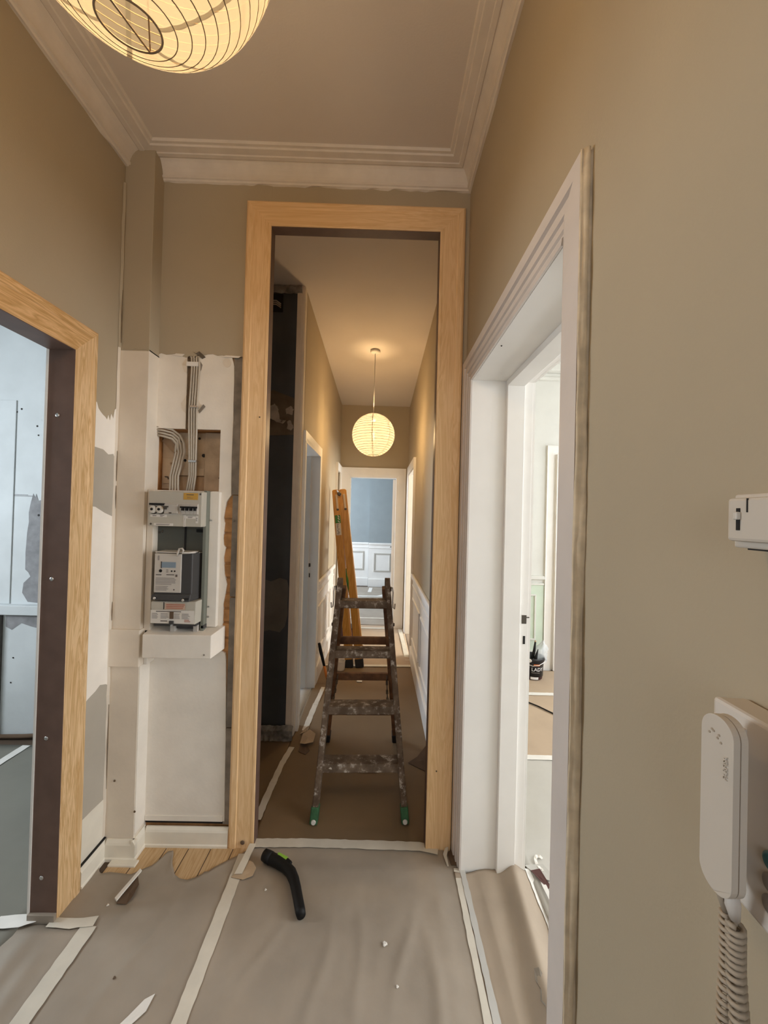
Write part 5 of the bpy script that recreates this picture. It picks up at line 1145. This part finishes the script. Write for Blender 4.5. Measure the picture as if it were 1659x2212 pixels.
for z, mt in ((1.213, 'teal'), (1.1945, 'greybutton'), (1.176, 'greybutton')):
    MB().lathe([(.0085, 0), (.0085, .002), (.006, .004)], (.3435, .3265, z), 20, (-1, 0, 0)).build('push_button', M[mt], ic, smooth=True)
hs = thing('handset', 'ivory intercom handset with embossed lettering and curly cord', 'handset', (.32, .35, 1.15))
def rounded(y0, y1, z0, z1, r, n=8, lower=None):
    out = []
    for cy, cz, a0, rr in ((y1 - r, z1 - r, 0, r), (y0 + r, z1 - r, 90, r), (y0 + (lower or r), z0 + (lower or r), 180, lower or r), (y1 - (lower or r), z0 + (lower or r), 270, lower or r)):
        for i in range(n + 1):
            a = math.radians(a0 + 90 * i / n); out.append((cy + rr * math.cos(a), cz + rr * math.sin(a)))
    return out
pts = rounded(.3275, .3605, 1.172, 1.3285, .0162, 8)
MB().prism([(.308, y, z) for y, z in pts], (.006, 0, 0)).build('handset_front', M['intercom'], hs, bevel=.002)
MB().prism([(.3138, y, z) for y, z in rounded(.3283, .3597, 1.173, 1.3275, .0155, 8)], (.0012, 0, 0)).build('handset_joint', M['wire'], hs)
MB().prism([(.3148, y, z) for y, z in pts], (.0062, 0, 0)).build('handset_back', M['intercom'], hs, bevel=.0015)
B(.320, .3435, .352, .358, 1.285, 1.312).build('cradle_hook', M['intercom'], hs); B(.320, .3435, .352, .358, 1.185, 1.206).build('cradle_hook', M['intercom'], hs)
for k in range(6): MB().lathe([(.0012, 0), (.0010, .001)], (.3082, .3455 + .006 * math.cos(k), 1.310 + .004 * math.sin(k * 1.7)), 8, (-1, 0, 0)).build('ear_hole', M['cord'], hs)
text_mesh('embossed_lettering', 'FARFISA', .0058, (.3079, .3325, 1.277), (0, 0, 1), (0, 1, 0), M['intercom'], hs, .0006)
# curly cord: two strands hanging
def curl(path, r, turns, wire):
    pts = []; n = turns * 10; path = [V(p) for p in path]
    L = len(path) - 1
    for i in range(n + 1):
        t = i / n * L; k = min(int(t), L - 1); p = path[k].lerp(path[k + 1], t - k)
        tan = (path[k + 1] - path[k]).normalized(); u_ = tan.orthogonal().normalized(); w_ = tan.cross(u_)
        a = 2 * math.pi * turns * i / n
        pts.append(p + u_ * r * math.cos(a) + w_ * r * math.sin(a))
    return MB().tube(pts, wire, 7)
curl([(.328, .352, 1.145), (.330, .353, 1.10), (.331, .3565, 1.05), (.332, .357, 1.0), (.336, .353, .93), (.342, .345, .90)], .0052, 34, .0021).build('curly_cord', M['cord'], hs, smooth=True)
curl([(.330, .346, 1.142), (.331, .3465, 1.10), (.333, .3435, 1.05), (.334, .343, 1.0), (.338, .343, .93), (.342, .345, .90)], .0056, 36, .0023).build('curly_cord', M['cord'], hs, smooth=True)
MB().tube([(.316, .350, 1.178), (.320, .351, 1.160), (.326, .352, 1.146)], .0026, 8).build('cord_plug', M['cord'], hs, smooth=True)
MB().tube([(.322, .342, 1.174), (.325, .344, 1.160), (.329, .346, 1.146)], [.005, .006, .004], 10).build('cord_plug', M['intercom_pl'], hs, smooth=True)

# ================================================================== RIGHT ROOM: BUCKET, CABLE, SCRAPS
BX, BY = 1.492, 3.655
bu = thing('paint_bucket', 'black plastic paint bucket with white lettering and maroon base in the right room', 'bucket', (BX, BY, .010))
MB().lathe([(.080, 0), (.086, .004), (.0905, .062)], (BX, BY, .010), 40, cap1=False).build('maroon_lower', M['bucketmaroon'], bu, smooth=True)
MB().lathe([(.0905, .062), (.098, .168), (.100, .172)], (BX, BY, .010), 40, cap0=False, cap1=False).build('body', M['bucketblack'], bu, smooth=True)
MB().lathe([(.099, .168), (.105, .170), (.105, .196), (.101, .200), (.096, .198), (.092, .03)], (BX, BY, .010), 40, cap0=False).build('rim', M['bucketblack'], bu, smooth=True)
MB().tube([(BX - .105, BY - .02, .185), (BX - .09, BY - .085, .160), (BX - .045, BY - .112, .150), (BX + .01, BY - .118, .160), (BX + .06, BY - .100, .178), (BX + .098, BY - .045, .190)], .0035, 8).build('bail_handle', M['steel'], bu, smooth=True)
MB().lathe([(.017, 0), (.014, .008)], (BX - .06, BY - .083, .190), 12, (-.6, -.8, 0)).build('handle_lug', M['whitescrap'], bu)
vd = math.atan2(-BY, -BX) + .32          # side of the bucket that faces the hall
def on(a, r): return (BX + r * math.cos(a), BY + r * math.sin(a))
def bpatch(name, a0, a1, z0, z1, mat, rr=.0012):
    m = MB(); P = []
    for i in range(9):
        a = a0 + (a1 - a0) * i / 8
        P.append([on(a, .0905 + (.0075 * (z - .072) / .106 if z > .072 else -.0045 * (.072 - z) / .058) + rr) + (z,) for z in (z0, (z0 + z1) / 2, z1)])
    m.grid(P); return m.build(name, mat, bu, smooth=True)
bpatch('orange_tag', vd - .22, vd + .36, .143, .160, M['orangetag']); bpatch('white_label', vd - .52, vd + .30, .016, .040, M['whiteprint'])
text_mesh('lettering', 'LADY', .046, (0, 0, .096), (1, 0, 0), (0, 0, 1), M['whiteprint'], bu, .0004, wrap=((BX, BY), .0962, vd - .43))
text_mesh('lettering', 'PERFECTION', .013, (0, 0, .076), (1, 0, 0), (0, 0, 1), M['greyink'], bu, .0004, wrap=((BX, BY), .0945, vd - .42))
text_mesh('lettering', 'JOTUN', .012, (0, 0, .1465), (1, 0, 0), (0, 0, 1), M['ink'], bu, .0004, wrap=((BX, BY), .0995, vd - .12))
m = MB().tube([on(vd - .95 + .12 * math.cos(t), .0955) + (.115 + .012 * math.sin(t),) for t in [2 * math.pi * i / 16 for i in range(17)]], .0012, 5); m.build('round_emblem', M['greyink'], bu)
br = thing('paint_brush', 'dark paint brushes standing in the black bucket', 'brush', (BX - .02, BY, .05))
MB().tube([(BX - .02, BY - .02, .06), (BX - .01, BY - .02, .20), (BX + .004, BY - .02, .27), (BX + .012, BY - .02, .345)], [.012, .015, .012, .008], 10).build('handle', M['black'], br, smooth=True)
MB().tube([(BX + .012, BY - .02, .345), (BX + .014, BY - .02, .358)], .0085, 10).build('handle_end', M['cardboard'], br, smooth=True)
br2 = thing('paint_brush', 'short black brush handle leaning inside the bucket rim', 'brush', (BX + .01, BY, .05))
MB().tube([(BX - .005, BY - .045, .06), (BX + .008, BY - .045, .20), (BX + .030, BY - .045, .285)], [.010, .016, .003], 10).build('handle', M['black'], br2, smooth=True)
MB().tube([(BX - .007, BY - .045, .05), (BX - .004, BY - .045, .075)], .013, 10).build('ferrule', M['steel'], br2, smooth=True)
bg = None
m = MB(); P = []
for i in range(19):
    t = 2 * math.pi * i / 18; row = []
    for k in range(9):
        h = k / 8; rr = (.062 * (1 - .15 * h) if k < 6 else .053 * (1 - (k - 5) / 3.4)) * (1 + .45 * nz(math.cos(t) * 2, math.sin(t) * 2 + h * 3, 1.5, 3) + .2 * nz(t * 3, h * 9, 1.2, 7))
        row.append((BX + .050 + .045 * h + rr * math.cos(t) * 1.1, BY - .005 + rr * math.sin(t) * .8, .165 + .180 * h + .03 * nz(i, k, .8, 3)))
    P.append(row)
m.grid(P); tag(m.build('plastic_bag', M['film'], None, smooth=True), 'crumpled clear plastic bag bulging out of the black bucket', 'bag')
tag(MB().tube([(1.10, 3.22, .018), (1.22, 3.15, .019), (1.30, 3.06, .018), (1.38, 2.94, .017), (1.55, 2.80, .017), (1.9, 2.66, .017)], .0055, 8).build('power_cable', M['black'], None, smooth=True), 'black cable lying across the tan paper of the right room', 'cable')
m = MB(); P = []
for i in range(10):
    a = math.radians(40 + i * 24); P.append([(.735 + .026 * math.cos(a), 1.665 + .042 * math.sin(a), .019 + .004 * (i % 2)), (.735 + .014 * math.cos(a), 1.665 + .028 * math.sin(a), .021)])
m.grid(P); tag(m.build('paper_curl', M['whitescrap'], None, solid=.001), 'white curled paper peel on the floor inside the right doorway', 'scrap')
scrap('paper_scrap', 'dark maroon card corner at the edge of the right doorway hump', [(.672, 1.62), (.712, 1.625), (.730, 1.56), (.716, 1.552)], [.030, .034, .022, .018], M['maroon_scrap'])
scrap('paper_scrap', 'pale torn paper piece beside the maroon card', [(.66, 1.655), (.74, 1.66), (.765, 1.60), (.74, 1.585), (.70, 1.60)], [.020, .022, .021, .020, .020], M['paper_grey'])
o = B(1.02, 1.05, 2.02, 2.03, .020, .024).build('paper_scrap', M['card_dark'], None); tag(o, 'tiny dark chip on the grey paper of the right room', 'scrap')
